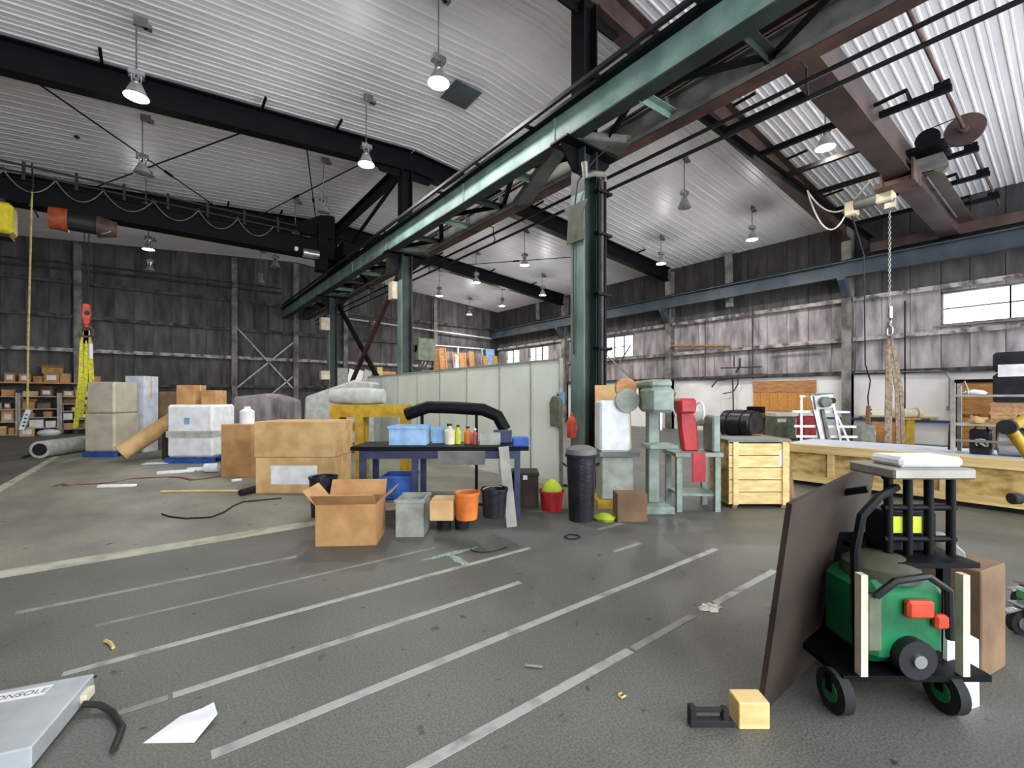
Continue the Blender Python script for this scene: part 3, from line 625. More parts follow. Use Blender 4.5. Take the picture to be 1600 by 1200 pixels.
# hoist trolley with cables, chain, hook and brown sling
HY = 2.75
hz = atY(1390, 490, HY); hX = hz.x
t = T('chain_hoist', 'cream and rusty chain hoist trolley under the brown crane girder', 'hoist', (hX, HY, 6.24), world=True)
for dy in (-.26, .26): P(t, 'trolley_plate', 'rust', MB().bb(hX - .55, hX + .12, CY + dy - .02, CY + dy + .02, 6.05, 6.5))
P(t, 'trolley_beam', 'rust', MB().bb(hX - .5, hX + .08, CY - .26, CY + .4, 6.06, 6.16))
P(t, 'hoist_body', 'cream', MB().bb(hX - .22, hX + .1, HY - .1, HY + .22, 5.84, 6.07), bevel=.03); P(t, 'motor', 'graysteel', MB().cyl((hX - .1, HY + .2, 5.98), (hX - .1, HY + .62, 5.98), .13, 14), smooth=True)
P(t, 'control_box', 'cream', MB().bb(hX - .12, hX + .12, HY + .58, HY + .82, 5.78, 6.1), bevel=.02); P(t, 'chain_bag', 'pipe', MB().bb(hX - .14, hX + .12, HY - .14, HY + .08, 5.68, 5.9), bevel=.02); P(t, 'bracket_rod', 'cream', MB().tube([(hX - .5, HY + .2, 6.3), (hX - .35, HY + .4, 6.2), (hX, HY + .7, 6.08)], .02))
mb = MB(); z = 5.72
while z > hz.z + .12:
    i = int(round((5.72 - z) / .06)); dx, dy = ((.02, 0), (0, .02))[i % 2]
    mb.tube([(hX + dx * math.cos(a), HY + dy * math.cos(a), z + .036 * math.sin(a)) for a in [q_ * math.pi / 3 for q_ in range(6)]], .009, 4, closed=True); z -= .06
o = P(t, 'load_chain', 'pipe', mb); o['kind'] = 'stuff'
hb = P(t, 'hook_block', 'chrome', MB().cyl((hX, HY, hz.z + .16), (hX, HY, hz.z - .1), .05, 10), smooth=True); P(hb, 'hook', 'chrome', MB().tube([(hX + .09 * math.sin(a), HY, hz.z - .18 + .09 * math.cos(a)) for a in [i * .4 for i in range(12)]], .025, 8), smooth=True)
for sg in (.3, .75): P(t, 'festoon_cable', 'whitecable', MB().tube(drape(Vector((hX - .25, CY + 1.78, 6.62)), Vector((hX, HY + .75, 6.02)), sg), .018, 6), smooth=True)
rt0 = Vector((cs, sn, 0)); z1_ = atY(1390, 528, HY).z; zt_ = hz.z - .25
t = T('lifting_sling', 'worn brown lifting slings hanging from the chain hoist beyond the wooden platform', 'sling', (hX, HY, zt_), world=True)
P(t, 'shackle_ring', 'chrome', MB().tube([Vector((hX, HY, (zt_ + z1_) / 2)) + Vector((.06, .06, 0)) * math.sin(a) + Vector((0, 0, (zt_ - z1_) / 2 * math.cos(a))) for a in [i * math.pi / 8 for i in range(16)]], .022, 6, closed=True), smooth=True)
for dx, k in ((-.12, 0), (-.03, 1), (.17, 0), (.3, 1)):
    b0 = Vector((hX, HY, 0)); P(t, 'strand', 'slingtan', MB().ribbon([b0 + Vector((0, 0, z1_ + .04)), b0 + rt0 * dx * .35 + Vector((0, -.01 * k, z1_ - .4)), b0 + rt0 * dx * .75 + Vector((0, -.03, 1.6)), b0 + rt0 * dx + Vector((0, -.02, .012 + .05 * k))], .09, rt0, .014))
PY_ = HY + .66
t = T('control_pendant', 'wooden pendant handle on a thin cable left of the brown slings', 'pendant', atY(1356, 650, PY_), world=True)
P(t, 'cable', 'cable', MB().tube([(hX, HY + .7, 5.8), atY(1350, 400, PY_), atY(1352, 570, PY_), atY(1360, 595, PY_), atY(1356, 620, PY_), atY(1357, 636, PY_)], .016, 6)); hd = P(t, 'handle', 'oldwood', MB().bar(atY(1357, 634, PY_), atY(1356, 662, PY_), .09, .09), bevel=.015)
for dz in (.1, .2): w_ = atY(1357, 634, PY_) - Vector((0, 0, dz)); P(hd, 'button', 'black', MB().cyl(w_ + Vector((0, -.045, 0)), w_ + Vector((0, -.065, 0)), .02, 8))
# ================================================================ high bay lamps
DROP = {3.8: 1.57, -.33: 1.36, 11.5: 1.4, 15.6: 1.06, -4.65: 1.0}
def lamp(x, y, lit, label, warm=False, row=None, power=1.0):
    dr = DROP[row if row is not None else x]; z = cz(x) - .02
    t = T('high_bay_lamp', label, 'lamp', (x, y, z - dr), group='high bay lamps')
    P(t, 'mount_arm', 'graysteel', MB().bb(-.04, .16, -.03, .03, dr - .08, dr + .09).bb(.1, .22, -.06, .06, dr - .08, dr - .02))
    P(t, 'stem', 'graysteel', MB().cyl((0, 0, .48), (0, 0, dr), .013, 6)); P(t, 'ballast', 'chrome', MB().bb(-.12, .12, -.08, .08, .36, .47), bevel=.015); P(t, 'swivel', 'chrome', MB().cyl((0, 0, .47), (0, 0, .52), .05, 10, r2=.02))
    c_ = MB()
    for k in range(4): a = k * math.pi / 2 + .4; c_.bar((.075 * math.cos(a), .075 * math.sin(a), .36), (.06 * math.cos(a), .06 * math.sin(a), .24), .022, .01)
    P(t, 'cage', 'chrome', c_.cyl((0, 0, .25), (0, 0, .33), .035, 10))
    rf = P(t, 'reflector', 'alu', MB().lathe([(.045, .26), (.08, .24), (.105, .18), (.14, .1), (.18, .015), (.186, .0), (.176, .007), (.135, .09), (.1, .17), (.045, .23)], 24), smooth=True)
    P(rf, 'lens', ('litwarm' if warm else 'lit') if lit else 'glasslens', MB().lathe([(.172, .022), (.12, .01), (.001, .004)], 24), smooth=True)
    if lit:
        for kd, en in (('SPOT', LAMP_W), ('POINT', LAMP_W * .3)):   # the beam out of the reflector and the little that spills sideways
            l = bpy.data.lights.new('lamp_light', kd); l.energy = en * power; l.color = (1, .9, .78) if warm else (1, .985, .96); l.shadow_soft_size = .15
            if kd == 'SPOT': l.spot_size = R(165); l.spot_blend = .5
            o = bpy.data.objects.new('lamp_light', l); COL.objects.link(o); o.parent = t; o.location = (0, 0, -.1)
    return t
lamp(-0.33, 10.4, True, 'lit lamp in front of the long roof beam at upper left')
lamp(-0.33, 13.9, False, 'unlit bell lamp hanging where the left tie rods cross')
lamp(-0.33, 17.4, False, 'unlit lamp before the black crane girder in the left row')
lamp(-0.33, 20.9, True, 'lit lamp glowing below the black crane near the far wall')
lamp(-0.33, 24.4, False, 'small unlit lamp against the dark far wall at left')
lamp(3.8, 6.93, True, 'brightest lamp, beside the dark ceiling hatch', power=1.2)
lamp(3.8, 10.4, True, 'lit lamp overlapping the roof beam left of the second column')
lamp(3.8, 13.9, False, 'unlit bell lamp left of the ridge strut')
lamp(3.8, 17.4, False, 'unlit lamp before the right half of the black crane')
lamp(3.8, 20.9, False, 'unlit lamp below the right end of the black crane')
lamp(3.8, 24.4, False, 'faint unlit lamp before the wall left of the girder end')
lamp(-4.65, 20.9, False, 'unlit lamp at the left frame edge below the yellow cabinet')
lamp(11.15, 3.45, True, 'warm lit lamp left of the brown crane girder', warm=True, row=11.5)
lamp(11.5, 6.93, False, 'dark unlit bell lamp right of the nearest column')
lamp(11.5, 13.9, True, 'lit lamp just left of the nearest column', row=11.5)
lamp(11.5, 17.4, True, 'lit lamp second to the left of the nearest column', row=11.5)
lamp(11.5, 20.9, True, 'lit lamp just right of the second column', row=11.5)
lamp(15.6, 6.93, True, 'lit lamp above the right wall, nearest on that slope')
lamp(15.6, 10.4, True, 'lit lamp at the wall end of the roof beam right of the nearest column')
lamp(15.6, 17.4, True, 'far lit lamp closest to the nearest column, low on the slope', row=15.6)
lamp(15.6, 20.9, True, 'far lit lamp in the middle of the distant cluster', row=15.6)
lamp(15.6, 24.4, True, 'farthest lit lamp near the back corner', row=15.6)
# ================================================================ helpers for loose things
class CA:
    """a camera-facing frame on the floor at pixel px, depth D: L(px, py) gives local x and height"""
    def __init__(s, px, D_): s.px, s.D, s.k = px, D_, D_ / FPX; d = ray(px, HOR); s.loc = Vector((d.x * D_, d.y * D_, 0))
    def x(s, px): return (px - s.px) * s.k
    def z(s, py): return EYE + (HOR - py) * s.k
def carton(label, loc, rz, size, m='carton', openf=False, tape=True, paper=False, cat='box', group=None, name='cardboard_box'):
    w, d, h = size; t = T(name, label, cat, loc, rz, group)
    if openf:
        e = .006; P(t, 'body', m, MB().bb(-w / 2, w / 2, -d / 2, d / 2, 0, e).bb(-w / 2, w / 2, -d / 2, -d / 2 + e, 0, h).bb(-w / 2, w / 2, d / 2 - e, d / 2, 0, h).bb(-w / 2, -w / 2 + e, -d / 2, d / 2, 0, h).bb(w / 2 - e, w / 2, -d / 2, d / 2, 0, h))
        f = min(w, d) * .42
        P(t, 'flap', m, MB().box((0, -d / 2 - f * .35, h + f * .3), (w, f, e), (R(-40), 0, 0))); P(t, 'flap', m, MB().box((0, d / 2 + f * .25, h + f * .36), (w, f, e), (R(58), 0, 0)))
        P(t, 'flap', m, MB().box((-w / 2 - f * .3, 0, h + f * .33), (f, d, e), (0, R(50), 0))); P(t, 'flap', m, MB().box((w / 2 + f * .35, 0, h + f * .28), (f, d, e), (0, R(-38), 0)))
    else:
        P(t, 'body', m, MB().bb(-w / 2, w / 2, -d / 2, d / 2, 0, h), bevel=.006)
        if tape: P(t, 'tape', 'tape', MB().bb(-w / 2 - .001, w / 2 + .001, -.025, .025, h - .05, h + .0015).bb(-w / 2 - .0012, w / 2 + .0012, -.025, .025, h * .7, h))
    if paper: P(t, 'paper_label', 'paper', MB().bb(-w * .3, w * .3, -d / 2 - .002, -d / 2 - .0003, h * .25, h * .78))
    return t
def simple(name, label, cat, loc, m, mb, rz=0, smooth=False, bevel=0, group=None):
    o = mb.build(name, m, None, smooth, bevel); o.location = loc; o.rotation_euler = (0, 0, rz); return tag(o, label, cat, group)
# ================================================================ long low OSB crate at the right
DX0, DX1, DY0, DY1, DZ = 8.62, 10.0, -3.4, 3.3, .68
t = T('wooden_platform', 'long low platform of yellow OSB panels and pine rails at right', 'platform', (9.3, 0, 0), world=True)
n = 4; st = (DY1 - DY0) / n
for k in range(n):
    a, b = DY0 + k * st, DY0 + (k + 1) * st
    P(t, 'osb_panel', 'osb', MB().bb(DX0 + .04, DX0 + .055, a + .004, b - .004, .1, DZ - .05))
    P(t, 'top_rail', 'pine', MB().bb(DX0 - .02, DX0 + .04, a + .003, b - .003, DZ - .12, DZ - .02)); P(t, 'bottom_rail', 'pine', MB().bb(DX0, DX0 + .04, a + .003, b - .003, .07, .18))
    P(t, 'top_board', 'pine', MB().bb(DX0 - .02, DX0 + .16, a + .003, b - .003, DZ - .02, DZ + .01)); P(t, 'deck_sheet', 'deckwhite', MB().bb(DX0 + .165, DX1, a + .004, b - .004, DZ - .02, DZ + .008))
    P(t, 'osb_panel', 'osb', MB().bb(DX1 - .055, DX1 - .04, a + .004, b - .004, .1, DZ - .02))
for y in (DY0 + .02, -1.9, -.4, 1.2, 2.55, DY1 - .06): P(t, 'stud', 'pine', MB().bb(DX0, DX0 + .04, y, y + .09, .18, DZ - .12))
P(t, 'end_panel', 'osb', MB().bb(DX0 + .04, DX1 - .04, DY1 - .015, DY1, .1, DZ - .02))
for x in (DX0 + .1, DX0 + .65, DX1 - .2): P(t, 'skid', 'black', MB().bb(x, x + .1, DY0, DY1 - .05, 0, .1))
# rack standing on the platform
t = T('metal_rack', 'grey metal rack standing on the wooden platform at the right edge', 'rack', (9.2, .2, DZ + .008), world=True)
zb = DZ + .008
for x in (8.98, 9.5):
    for y in (1.2, -1.4): P(t, 'post', 'rackpaint', MB().bb(x - .02, x + .02, y - .025, y + .025, zb, 1.7))
for z in (1.53, 1.12): P(t, 'shelf', 'rackpaint', MB().bb(8.98, 9.5, -1.4, 1.2, z - .03, z))
P(t, 'cross_bar', 'pipe', MB().cyl((8.98, 1.2, .88), (8.98, -1.4, .88), .018, 8)); P(t, 'post_hook', 'pipe', MB().tube([(8.98, 1.15, 1.62), (8.98, 1.08, 1.72), (8.98, 1.05, 1.6), (8.98, 1.05, 1.54)], .012))
t = T('lumber_stack', 'stack of pale planed lumber on the middle shelf of the metal rack', 'lumber', (9.3, -.2, 1.12), world=True)
for k in range(5): P(t, 'plank', 'lumber', MB().bb(9.24, 9.48, -1.3, .86 - .01 * (k % 2), 1.1205 + k * .06, 1.178 + k * .06))
simple('black_cloth', 'black cloth draped down the end of the metal rack', 'cloth', (9.25, 1.225, 1.14), 'rubber', MB().ribbon([(0, .0, .0), (0, .03, -.05), (.0, .04, -.2), (0, .045, -.42)], .2, (1, 0, 0), .02), smooth=True)
simple('paper_bundle', 'crumpled white paper bundle on the top shelf of the metal rack', 'paper', (9.15, 1.0, 1.531), 'paper', MB().lathe([(.001, 0), (.11, .005), (.13, .03), (.08, .06), (.001, .075)], 9), smooth=True)
simple('work_glove', 'tan work glove beside the lumber on the metal rack', 'glove', (9.1, .98, 1.121), 'carton_light', MB().lathe([(.001, 0), (.08, .01), (.09, .04), (.05, .09), (.001, .11)], 8).cyl((.05, 0, .05), (.12, -.05, .07), .025, 8).cyl((.05, .03, .06), (.11, .06, .1), .022, 8).cyl((0, -.05, .06), (.02, -.11, .08), .02, 8), smooth=True)
simple('tool_bag', 'flat black tool bag on the middle shelf of the metal rack', 'bag', (9.1, .58, 1.121), 'rubber', MB().lathe([(.001, 0), (.12, 0), (.14, .03), (.1, .07), (.001, .08)], 10).tube([(-.08, 0, .06), (-.05, 0, .12), (.05, 0, .12), (.08, 0, .06)], .012), smooth=True)
t = T('battery_case', 'black equipment case with white cable under the metal rack', 'case', (9.2, .92, zb), world=True)
P(t, 'body', 'plasticblack', MB().bb(9.08, 9.4, .83, 1.05, zb, 1.04), bevel=.02); P(t, 'coiled_cable', 'whitecable', MB().tube([(9.06, .92 + .06 * math.cos(i * .7), .86 + .05 * math.sin(i * .9)) for i in range(20)], .008)); P(t, 'handle', 'black', MB().tube([(9.2, .87, 1.03), (9.2, .89, 1.08), (9.2, .99, 1.08), (9.2, 1.01, 1.03)], .012))
t = T('steel_cylinder', 'brushed steel cylinder lying on the wooden platform at the right edge', 'cylinder', (9.2, .0, zb), world=True)
P(t, 'shell', 'alu', MB().lathe([(.001, .52), (.15, .52), (.17, .5), (.17, -.9), (.001, -.9)], 28, (9.2, .26, zb + .17), 'Y'), smooth=True)
for y in (.3, -.2): P(t, 'band', 'chrome', MB().lathe([(.171, y + .015), (.174, y + .01), (.174, y - .01), (.171, y - .015)], 28, (9.2, .26, zb + .17), 'Y'), smooth=True)
# yellow tubular stand at the right edge
h0 = atD(1573, 667, 4.6); rt = Vector((cs, sn, 0)); fw = Vector((-sn, cs, 0))
t = T('tubular_stand', 'yellow tubular stand with a black end cap at the right edge', 'stand', (h0.x, h0.y, 0), world=True)
P(t, 'end_cap', 'rubber', MB().cyl(h0 - fw * .05 - rt * .06, h0 + fw * .03 + rt * .06, .075, 16), smooth=True)
P(t, 'tube', 'mustard', MB().cyl(h0 + rt * .04, h0 + rt * .62 + Vector((0, 0, .3)), .05, 12), smooth=True)
P(t, 'leg', 'mustard', MB().cyl(h0 + rt * .03 - Vector((0, 0, .02)), Vector((h0.x, h0.y, 0)) + rt * .8 - fw * .1, .05, 12), smooth=True)
P(t, 'leg', 'mustard', MB().cyl(h0 + rt * .62 + Vector((0, 0, .3)), Vector((h0.x, h0.y, 0)) + rt * 1.1 + fw * .5, .05, 12), smooth=True)
P(t, 'leg', 'mustard', MB().cyl(h0 + rt * .6 + Vector((0, 0, .28)), Vector((h0.x, h0.y, 0)) + rt * .9 - fw * .6, .05, 12), smooth=True)
kb = atD(1588, 779, 4.5)
P(t, 'cross_bar', 'rubber', MB().cyl(kb + rt * .05, kb + rt * .6 + fw * .1, .03, 10)); P(t, 'knob', 'rubber', MB().cyl(kb - rt * .055, kb + rt * .03, .058, 10).cyl(kb + rt * .03, kb + rt * .07, .04, 10), bevel=.008)
# green dolly on casters
c1, c2_ = fl(1594, 990), fl(1600, 952)
t = T('equipment_dolly', 'green dolly on grey swivel casters at the right frame edge', 'dolly', (c1.x, c1.y, 0), world=True)
for c in (c1, c2_, c1 + rt * .7 - fw * .6, c1 + rt * .1 - fw * .6):
    c = Vector((c.x, c.y, 0))
    cw = P(t, 'caster_wheel', 'rubber', MB().cyl(c + Vector((0, 0, .075)) - fw * .02, c + Vector((0, 0, .075)) + fw * .02, .075, 18), smooth=True); P(cw, 'wheel_hub', 'chrome', MB().cyl(c + Vector((0, 0, .075)) - fw * .03, c + Vector((0, 0, .075)) + fw * .03, .04, 12))
    P(t, 'caster_fork', 'chrome', MB().prism([(-.02, .05), (.05, .05), (.11, .17), (.0, .17)], .008, lambda u, v, k: c + rt * u + Vector((0, 0, v)) - fw * (.032 - k))); P(t, 'caster_plate', 'chrome', MB().box(c + rt * .05 + Vector((0, 0, .18)), (.14, .12, .015), (0, 0, TH)), bevel=.004)
    P(t, 'brake_lever', 'chrome', MB().bar(c - rt * .1 + Vector((0, 0, .14)), c + rt * .02 + Vector((0, 0, .17)), .04, .012))
P(t, 'frame_tube', 'dolly', MB().bar(Vector((c1.x, c1.y, .215)) + rt * .06 - fw * .7, Vector((c1.x, c1.y, .215)) + rt * .12 + fw * .1, .06, .05)); P(t, 'frame_tube', 'dolly', MB().bar(Vector((c1.x, c1.y, .215)) + rt * .7 - fw * .7, Vector((c1.x, c1.y, .215)) + rt * .7 + fw * .1, .06, .05))
P(t, 'deck_plate', 'dolly', MB().box(Vector((c1.x, c1.y, .245)) + rt * .45 - fw * .35, (.6, .6, .01), (0, 0, TH)))
# ================================================================ things along the right wall
t = T('boarded_shutter', 'orange boarded opening on the white lower wall at right', 'shutter', (XR - .1, 7.3, .98), world=True)
ya, yb_ = atX(1177, 600, XR - .1).y, atX(1275, 600, XR - .1).y
P(t, 'header_board', 'orangewood', MB().bb(XR - .12, XR - .062, yb_, ya, 1.68, 2.12))
e = [yb_, yb_ + .33, yb_ + .62, yb_ + .95, yb_ + 1.3, yb_ + 1.62, yb_ + 1.95, ya]
for k in range(len(e) - 1): P(t, 'board', 'osbo', MB().bb(XR - .1 - .008 * (k % 2), XR - .062, e[k] + .006, e[k + 1] - .006, .95, 1.675))
t = T('wall_rail', 'blue rail running low along the white right wall', 'rail', (XR - .2, 4.8, .72), world=True)
P(t, 'rail', 'bluerail', MB().bb(XR - .22, XR - .18, 2.55, 8.6, .69, .77))
for y in (2.7, 4.4, 6.6, 8.4): P(t, 'bracket', 'blacksteel', MB().bb(XR - .185, XR - .055, y, y + .06, .71, .75))
t = T('timber_shelf', 'narrow timber ledge above the blue wall rail', 'shelf', (XR - .2, 3.9, .85), world=True)
P(t, 'board', 'pine', MB().bb(XR - .3, XR - .062, 2.9, 4.9, .83, .88)); P(t, 'bracket', 'pine', MB().bb(XR - .26, XR - .062, 3.0, 3.05, .77, .83)); P(t, 'bracket', 'pine', MB().bb(XR - .26, XR - .062, 4.7, 4.75, .77, .83))
f = CA(1418, 13.8)
t = T('pedestal_grinder', 'bench grinder on a yellow pedestal near the white wall', 'grinder', f.loc, TH)
P(t, 'foot', 'mustard', MB().bb(-.25, .25, -.2, .2, 0, .03)); P(t, 'pedestal', 'mustard', MB().bb(-.13, .13, -.12, .12, .03, .8), bevel=.02); P(t, 'tray', 'mustard', MB().bb(-.24, .24, -.18, .18, .8, .86)); P(t, 'motor', 'cream', MB().cyl((-.2, 0, 1.0), (.2, 0, 1.0), .14, 16), smooth=True)
for s_ in (-1, 1): P(t, 'wheel_guard', 'cream', MB().cyl((s_ * .24, 0, 1.0), (s_ * .34, 0, 1.0), .17, 18), smooth=True)
f = atX(1384, 688, 18.72)
simple('leaning_board', 'brown plywood sheet leaning at the wall behind the brown slings', 'board', (18.72, f.y, 0), 'ply', MB().bar((0, 0, .0), (.2, 0, .66), .8, .02, up=(1, 0, 0)))
f = CA(1352, 15.0); t = T('steel_cabinet', 'small pale grey cabinet left of the leaning plywood sheet', 'cabinet', f.loc, TH)
P(t, 'body', 'greycab', MB().bb(-.28, .2, -.2, .2, 0, .55), bevel=.01); dr_ = P(t, 'door', 'greycab', MB().bb(-.26, .18, -.215, -.2, .04, .52)); P(dr_, 'handle', 'chrome', MB().bb(.12, .15, -.235, -.215, .25, .36))
# panel saw
f = CA(1295, 13.7)
t = T('panel_saw', 'white framed vertical panel saw with aluminium guide rails', 'saw', f.loc, TH)
X_, Z_ = f.x, f.z
def seg(name, m, a, b, w, d=.0, dp=.03): P(t, name, m, MB().bar((X_(a[0]), d, Z_(a[1])), (X_(b[0]), d, Z_(b[1])), w, dp, up=(0, 1, 0)))
seg('frame_post', 'whitepaint', (1256, 696), (1256, 620), .07, .12); seg('frame_post', 'whitepaint', (1333, 696), (1300, 622), .06, .12); seg('frame_top', 'whitepaint', (1253, 619), (1302, 620), .06, .12)
for a, b, y in ((1240, 1330, 643), (1243, 1340, 666), (1246, 1342, 682)): seg('support_rail', 'whitepaint', (a, y), (b, y + 1), .07, .06)
for a, b in ((1266, 1285), (1270, 1288), (1298, 1314)): seg('guide_rail', 'alu', (a, 616), (b, 697), .06, -.02)
seg('center_panel', 'pipe', (1280, 640), (1292, 697), .36, .03, .02); seg('center_spine', 'graysteel', (1284, 636), (1296, 697), .09, 0)
cg = P(t, 'carriage', 'whitepaint', MB().box((X_(1285), -.08, Z_(628)), (.56, .03, .42), (0, R(-8), 0)), bevel=.02); P(cg, 'saw_motor', 'graysteel', MB().cyl((X_(1283), -.09, Z_(628)), (X_(1283), -.26, Z_(628)), .16, 16), smooth=True); P(cg, 'motor_cap', 'brown', MB().cyl((X_(1293), -.1, Z_(626)), (X_(1293), -.24, Z_(626)), .09, 12)); P(t, 'top_bar', 'graysteel', MB().bar((X_(1264), -.05, Z_(617)), (X_(1299), -.05, Z_(615)), .05, .05))
P(t, 'foot', 'whitepaint', MB().bb(X_(1248), X_(1342), -.2, .3, 0, .05))
f = CA(1266, 14.6); t = T('gas_cylinder_cabinet', 'red upright cabinet seen behind the panel saw', 'cabinet', f.loc, TH)
P(t, 'body', 'red', MB().bb(f.x(1256), f.x(1276), 0, .35, .1, f.z(650)), bevel=.02); P(t, 'base', 'black', MB().bb(f.x(1257), f.x(1275), 0.02, .33, 0, .1)); P(t, 'door_line', 'black', MB().bb(-.005, .005, -.004, 0, .2, f.z(655)))
# timber work table with the drum and olive cabinet
ty0, ty1, zt = atX(1242, 645, 18.0).y, atX(1148, 645, 18.0).y, .88
t = T('work_table', 'long rough timber work table by the right wall', 'table', (18.3, (ty0 + ty1) / 2, 0), world=True)
for k in range(4): P(t, 'top_plank', 'oldwood', MB().bb(17.95 + k * .19, 18.135 + k * .19, ty0, ty1, zt - .06, zt))
for y in (ty0 + .1, ty0 + 1.3, ty1 - .1):
    for x in (18.02, 18.6): P(t, 'leg', 'oldwood', MB().bb(x - .05, x + .05, y - .05, y + .05, 0, zt - .06))
P(t, 'apron', 'oldwood', MB().bb(17.98, 18.0, ty0, ty1, zt - .16, zt - .06))
simple('parts_case', 'flat dark grey case on the timber work table', 'case', (18.25, atX(1181, 640, 18.25).y, zt), 'blacksteel', MB().bb(-.15, .15, -.28, .28, 0, .24).bb(-.165, -.15, -.08, .08, .1, .16), bevel=.015)
simple('tool_tray', 'teal tool tray on the timber work table beside the dark case', 'tray', (18.25, atX(1156, 640, 18.25).y, zt), 'oldgreen', MB().bb(-.15, .15, -.24, .2, 0, .02).bb(-.15, -.13, -.24, .2, .02, .1).bb(.13, .15, -.24, .2, .02, .1).bb(-.13, .13, -.24, -.22, .02, .1).bb(-.13, .13, .18, .2, .02, .1))
f = CA(1157, 15.6); t = T('cable_drum', 'large dark metal drum lying on its side before the timber table', 'drum', f.loc, R(-8))
sh_ = P(t, 'shell', 'plasticblack', MB().lathe([(.001, .55), (.44, .55), (.47, .52), (.47, -.52), (.44, -.55), (.001, -.55)], 28, (0, 0, .56), 'Y'), smooth=True)
for y in (-.25, .25): P(sh_, 'hoop', 'blacksteel', MB().lathe([(.47, y - .03), (.485, y - .015), (.485, y + .015), (.47, y + .03)], 28, (0, 0, .56), 'Y'), smooth=True)
P(t, 'end_plate', 'darkpipe', MB().cyl((0, -.57, .56), (0, -.55, .56), .4, 24))
for y in (-.3, .3): P(t, 'cradle', 'oldwood', MB().prism([(-.45, 0), (.45, 0), (.4, .2), (.2, .16), (-.2, .16), (-.4, .2)], .1, lambda u, v, k: (u, y + k - .05, v)))
f = CA(1221, 15.9); t = T('olive_cabinet', 'olive green steel cabinet with a white label before the timber table', 'cabinet', f.loc, TH)
zc_ = f.z(650); P(t, 'body', 'olive', MB().bb(f.x(1203), f.x(1225), -.3, .3, .04, zc_), bevel=.012); P(t, 'side_unit', 'oldgreen', MB().bb(f.x(1225), f.x(1238), -.2, .25, .04, zc_), bevel=.012); P(t, 'lid', 'cream', MB().bb(f.x(1204), f.x(1239), -.32, .32, zc_, zc_ + .1)); P(t, 'paper_label', 'paper', MB().bb(f.x(1207), f.x(1220), -.306, -.3, zc_ - .2, zc_ - .08)); P(t, 'foot', 'black', MB().bb(f.x(1204), f.x(1237), -.25, .2, 0, .04))
# plastic wrapped pallet
t = T('wrapped_pallet', 'tall load wrapped in black plastic by the wall at the right edge', 'pallet', (17.2, .55, 0), world=True)
for k in range(3): P(t, 'pallet_runner', 'oldwood', MB().bb(16.6 + k * .52, 16.7 + k * .52, -.3, 1.45, 0, .12))
P(t, 'lower_bale', 'plasticblack', MB().bb(16.6, 17.75, -.3, 1.45, .12, 1.3), bevel=.06); P(t, 'middle_bale', 'plasticblack', MB().bb(16.55, 17.75, -.3, 1.5, 1.33, 2.1), bevel=.08); P(t, 'top_bale', 'plasticblack', MB().bb(16.6, 17.7, -.3, 1.5, 2.12, 2.62), bevel=.06)
P(t, 'foam_sheet', 'foam', MB().bb(16.5, 17.8, -.35, 1.52, 1.3, 1.33)); P(t, 'paper_label', 'paper', MB().bb(16.53, 16.545, .95, 1.4, 2.0, 2.3)); P(t, 'paper_label', 'paper', MB().bb(16.535, 16.548, .5, .65, 1.05, 1.2))
for y in (.6,): P(t, 'strap', 'foam', MB().bb(16.54, 16.55, y, y + .03, .2, 2.6))
# ================================================================ far shelves with cartons, back left
SY = 25.35
sx = lambda px: atY(px, 640, SY).x
sz = lambda py: atY(60, py, SY).z
ordn = ['first', 'second', 'third', 'fourth', 'fifth', 'sixth', 'seventh']
bays = [('left', -22, 27, [638.5, 658, 679], 619), ('middle', 29, 92, [638.5, 652, 668], 619), ('right', 94, 150, [631, 643, 656, 671], 619)]
shelves = []
for nm, a, b, lv, top in bays:
    t = T('shelving_unit', 'steel shelving unit full of cartons, %s of the three at the far wall' % nm, 'shelf', (sx((a + b) / 2), SY + .25, 0), world=True)
    x0, x1 = sx(a), sx(b)
    for x in (x0 + .02, x1 - .02):
        for y in (SY, SY + .5): P(t, 'post', 'rackpaint', MB().bb(x - .03, x + .03, y - .02, y + .02, 0, sz(614)))
    for i, py in enumerate([top] + lv):
        z = sz(py); z = max(z, .06); P(t, 'shelf', 'rackpaint', MB().bb(x0 + .05, x1 - .05, SY - .02, SY + .52, z - .035, z)); shelves.append((nm, i, x0 + .08, x1 - .08, z, (sz(([top] + lv)[i - 1]) - z - .05) if i else .34))
t = T('wall_shelf', 'long timber wall shelf carrying cartons above the steel shelving', 'shelf', (sx(70), SY + .3, 2.0), world=True)
P(t, 'board', 'orangewood', MB().bb(sx(-25), sx(160), SY + .05, SY + .75, 2.02, 2.08))
for px in (0, 58, 118, 155): P(t, 'bracket', 'wcol', MB().bar((sx(px), SY + .72, 1.9), (sx(px), SY + .3, 2.0), .05, .03))
rnd = random.Random(3)
tier = ['top', 'second', 'third', 'fourth', 'bottom']
for nm, i, x0, x1, z, hh in shelves:
    x = x0; j = 0
    while x < x1 - .16:
        w = rnd.uniform(.2, .46); w = min(w, x1 - x)
        if rnd.random() < .16: x += w * .6; continue
        h = min(hh, .42) * rnd.uniform(.5, .92); m, cn = rnd.choice([('carton', 'brown'), ('carton', 'brown'), ('carton_light', 'tan'), ('paper', 'white'), ('cardbrown', 'dark brown'), ('greycab', 'grey')])
        pap = rnd.random() < .35; op = h > .12 and rnd.random() < .2
        carton('%s%s carton, %s from left on the %s shelf of the %s unit' % ('open ' if op else 'labelled ' if pap else '', cn, ordn[j], tier[i], nm), (x + w / 2, SY + .2, z), rnd.uniform(-.04, .04), (w * .9, .36, h), m, op, not pap, pap, group='cartons on the far shelving'); x += w + .02; j += 1
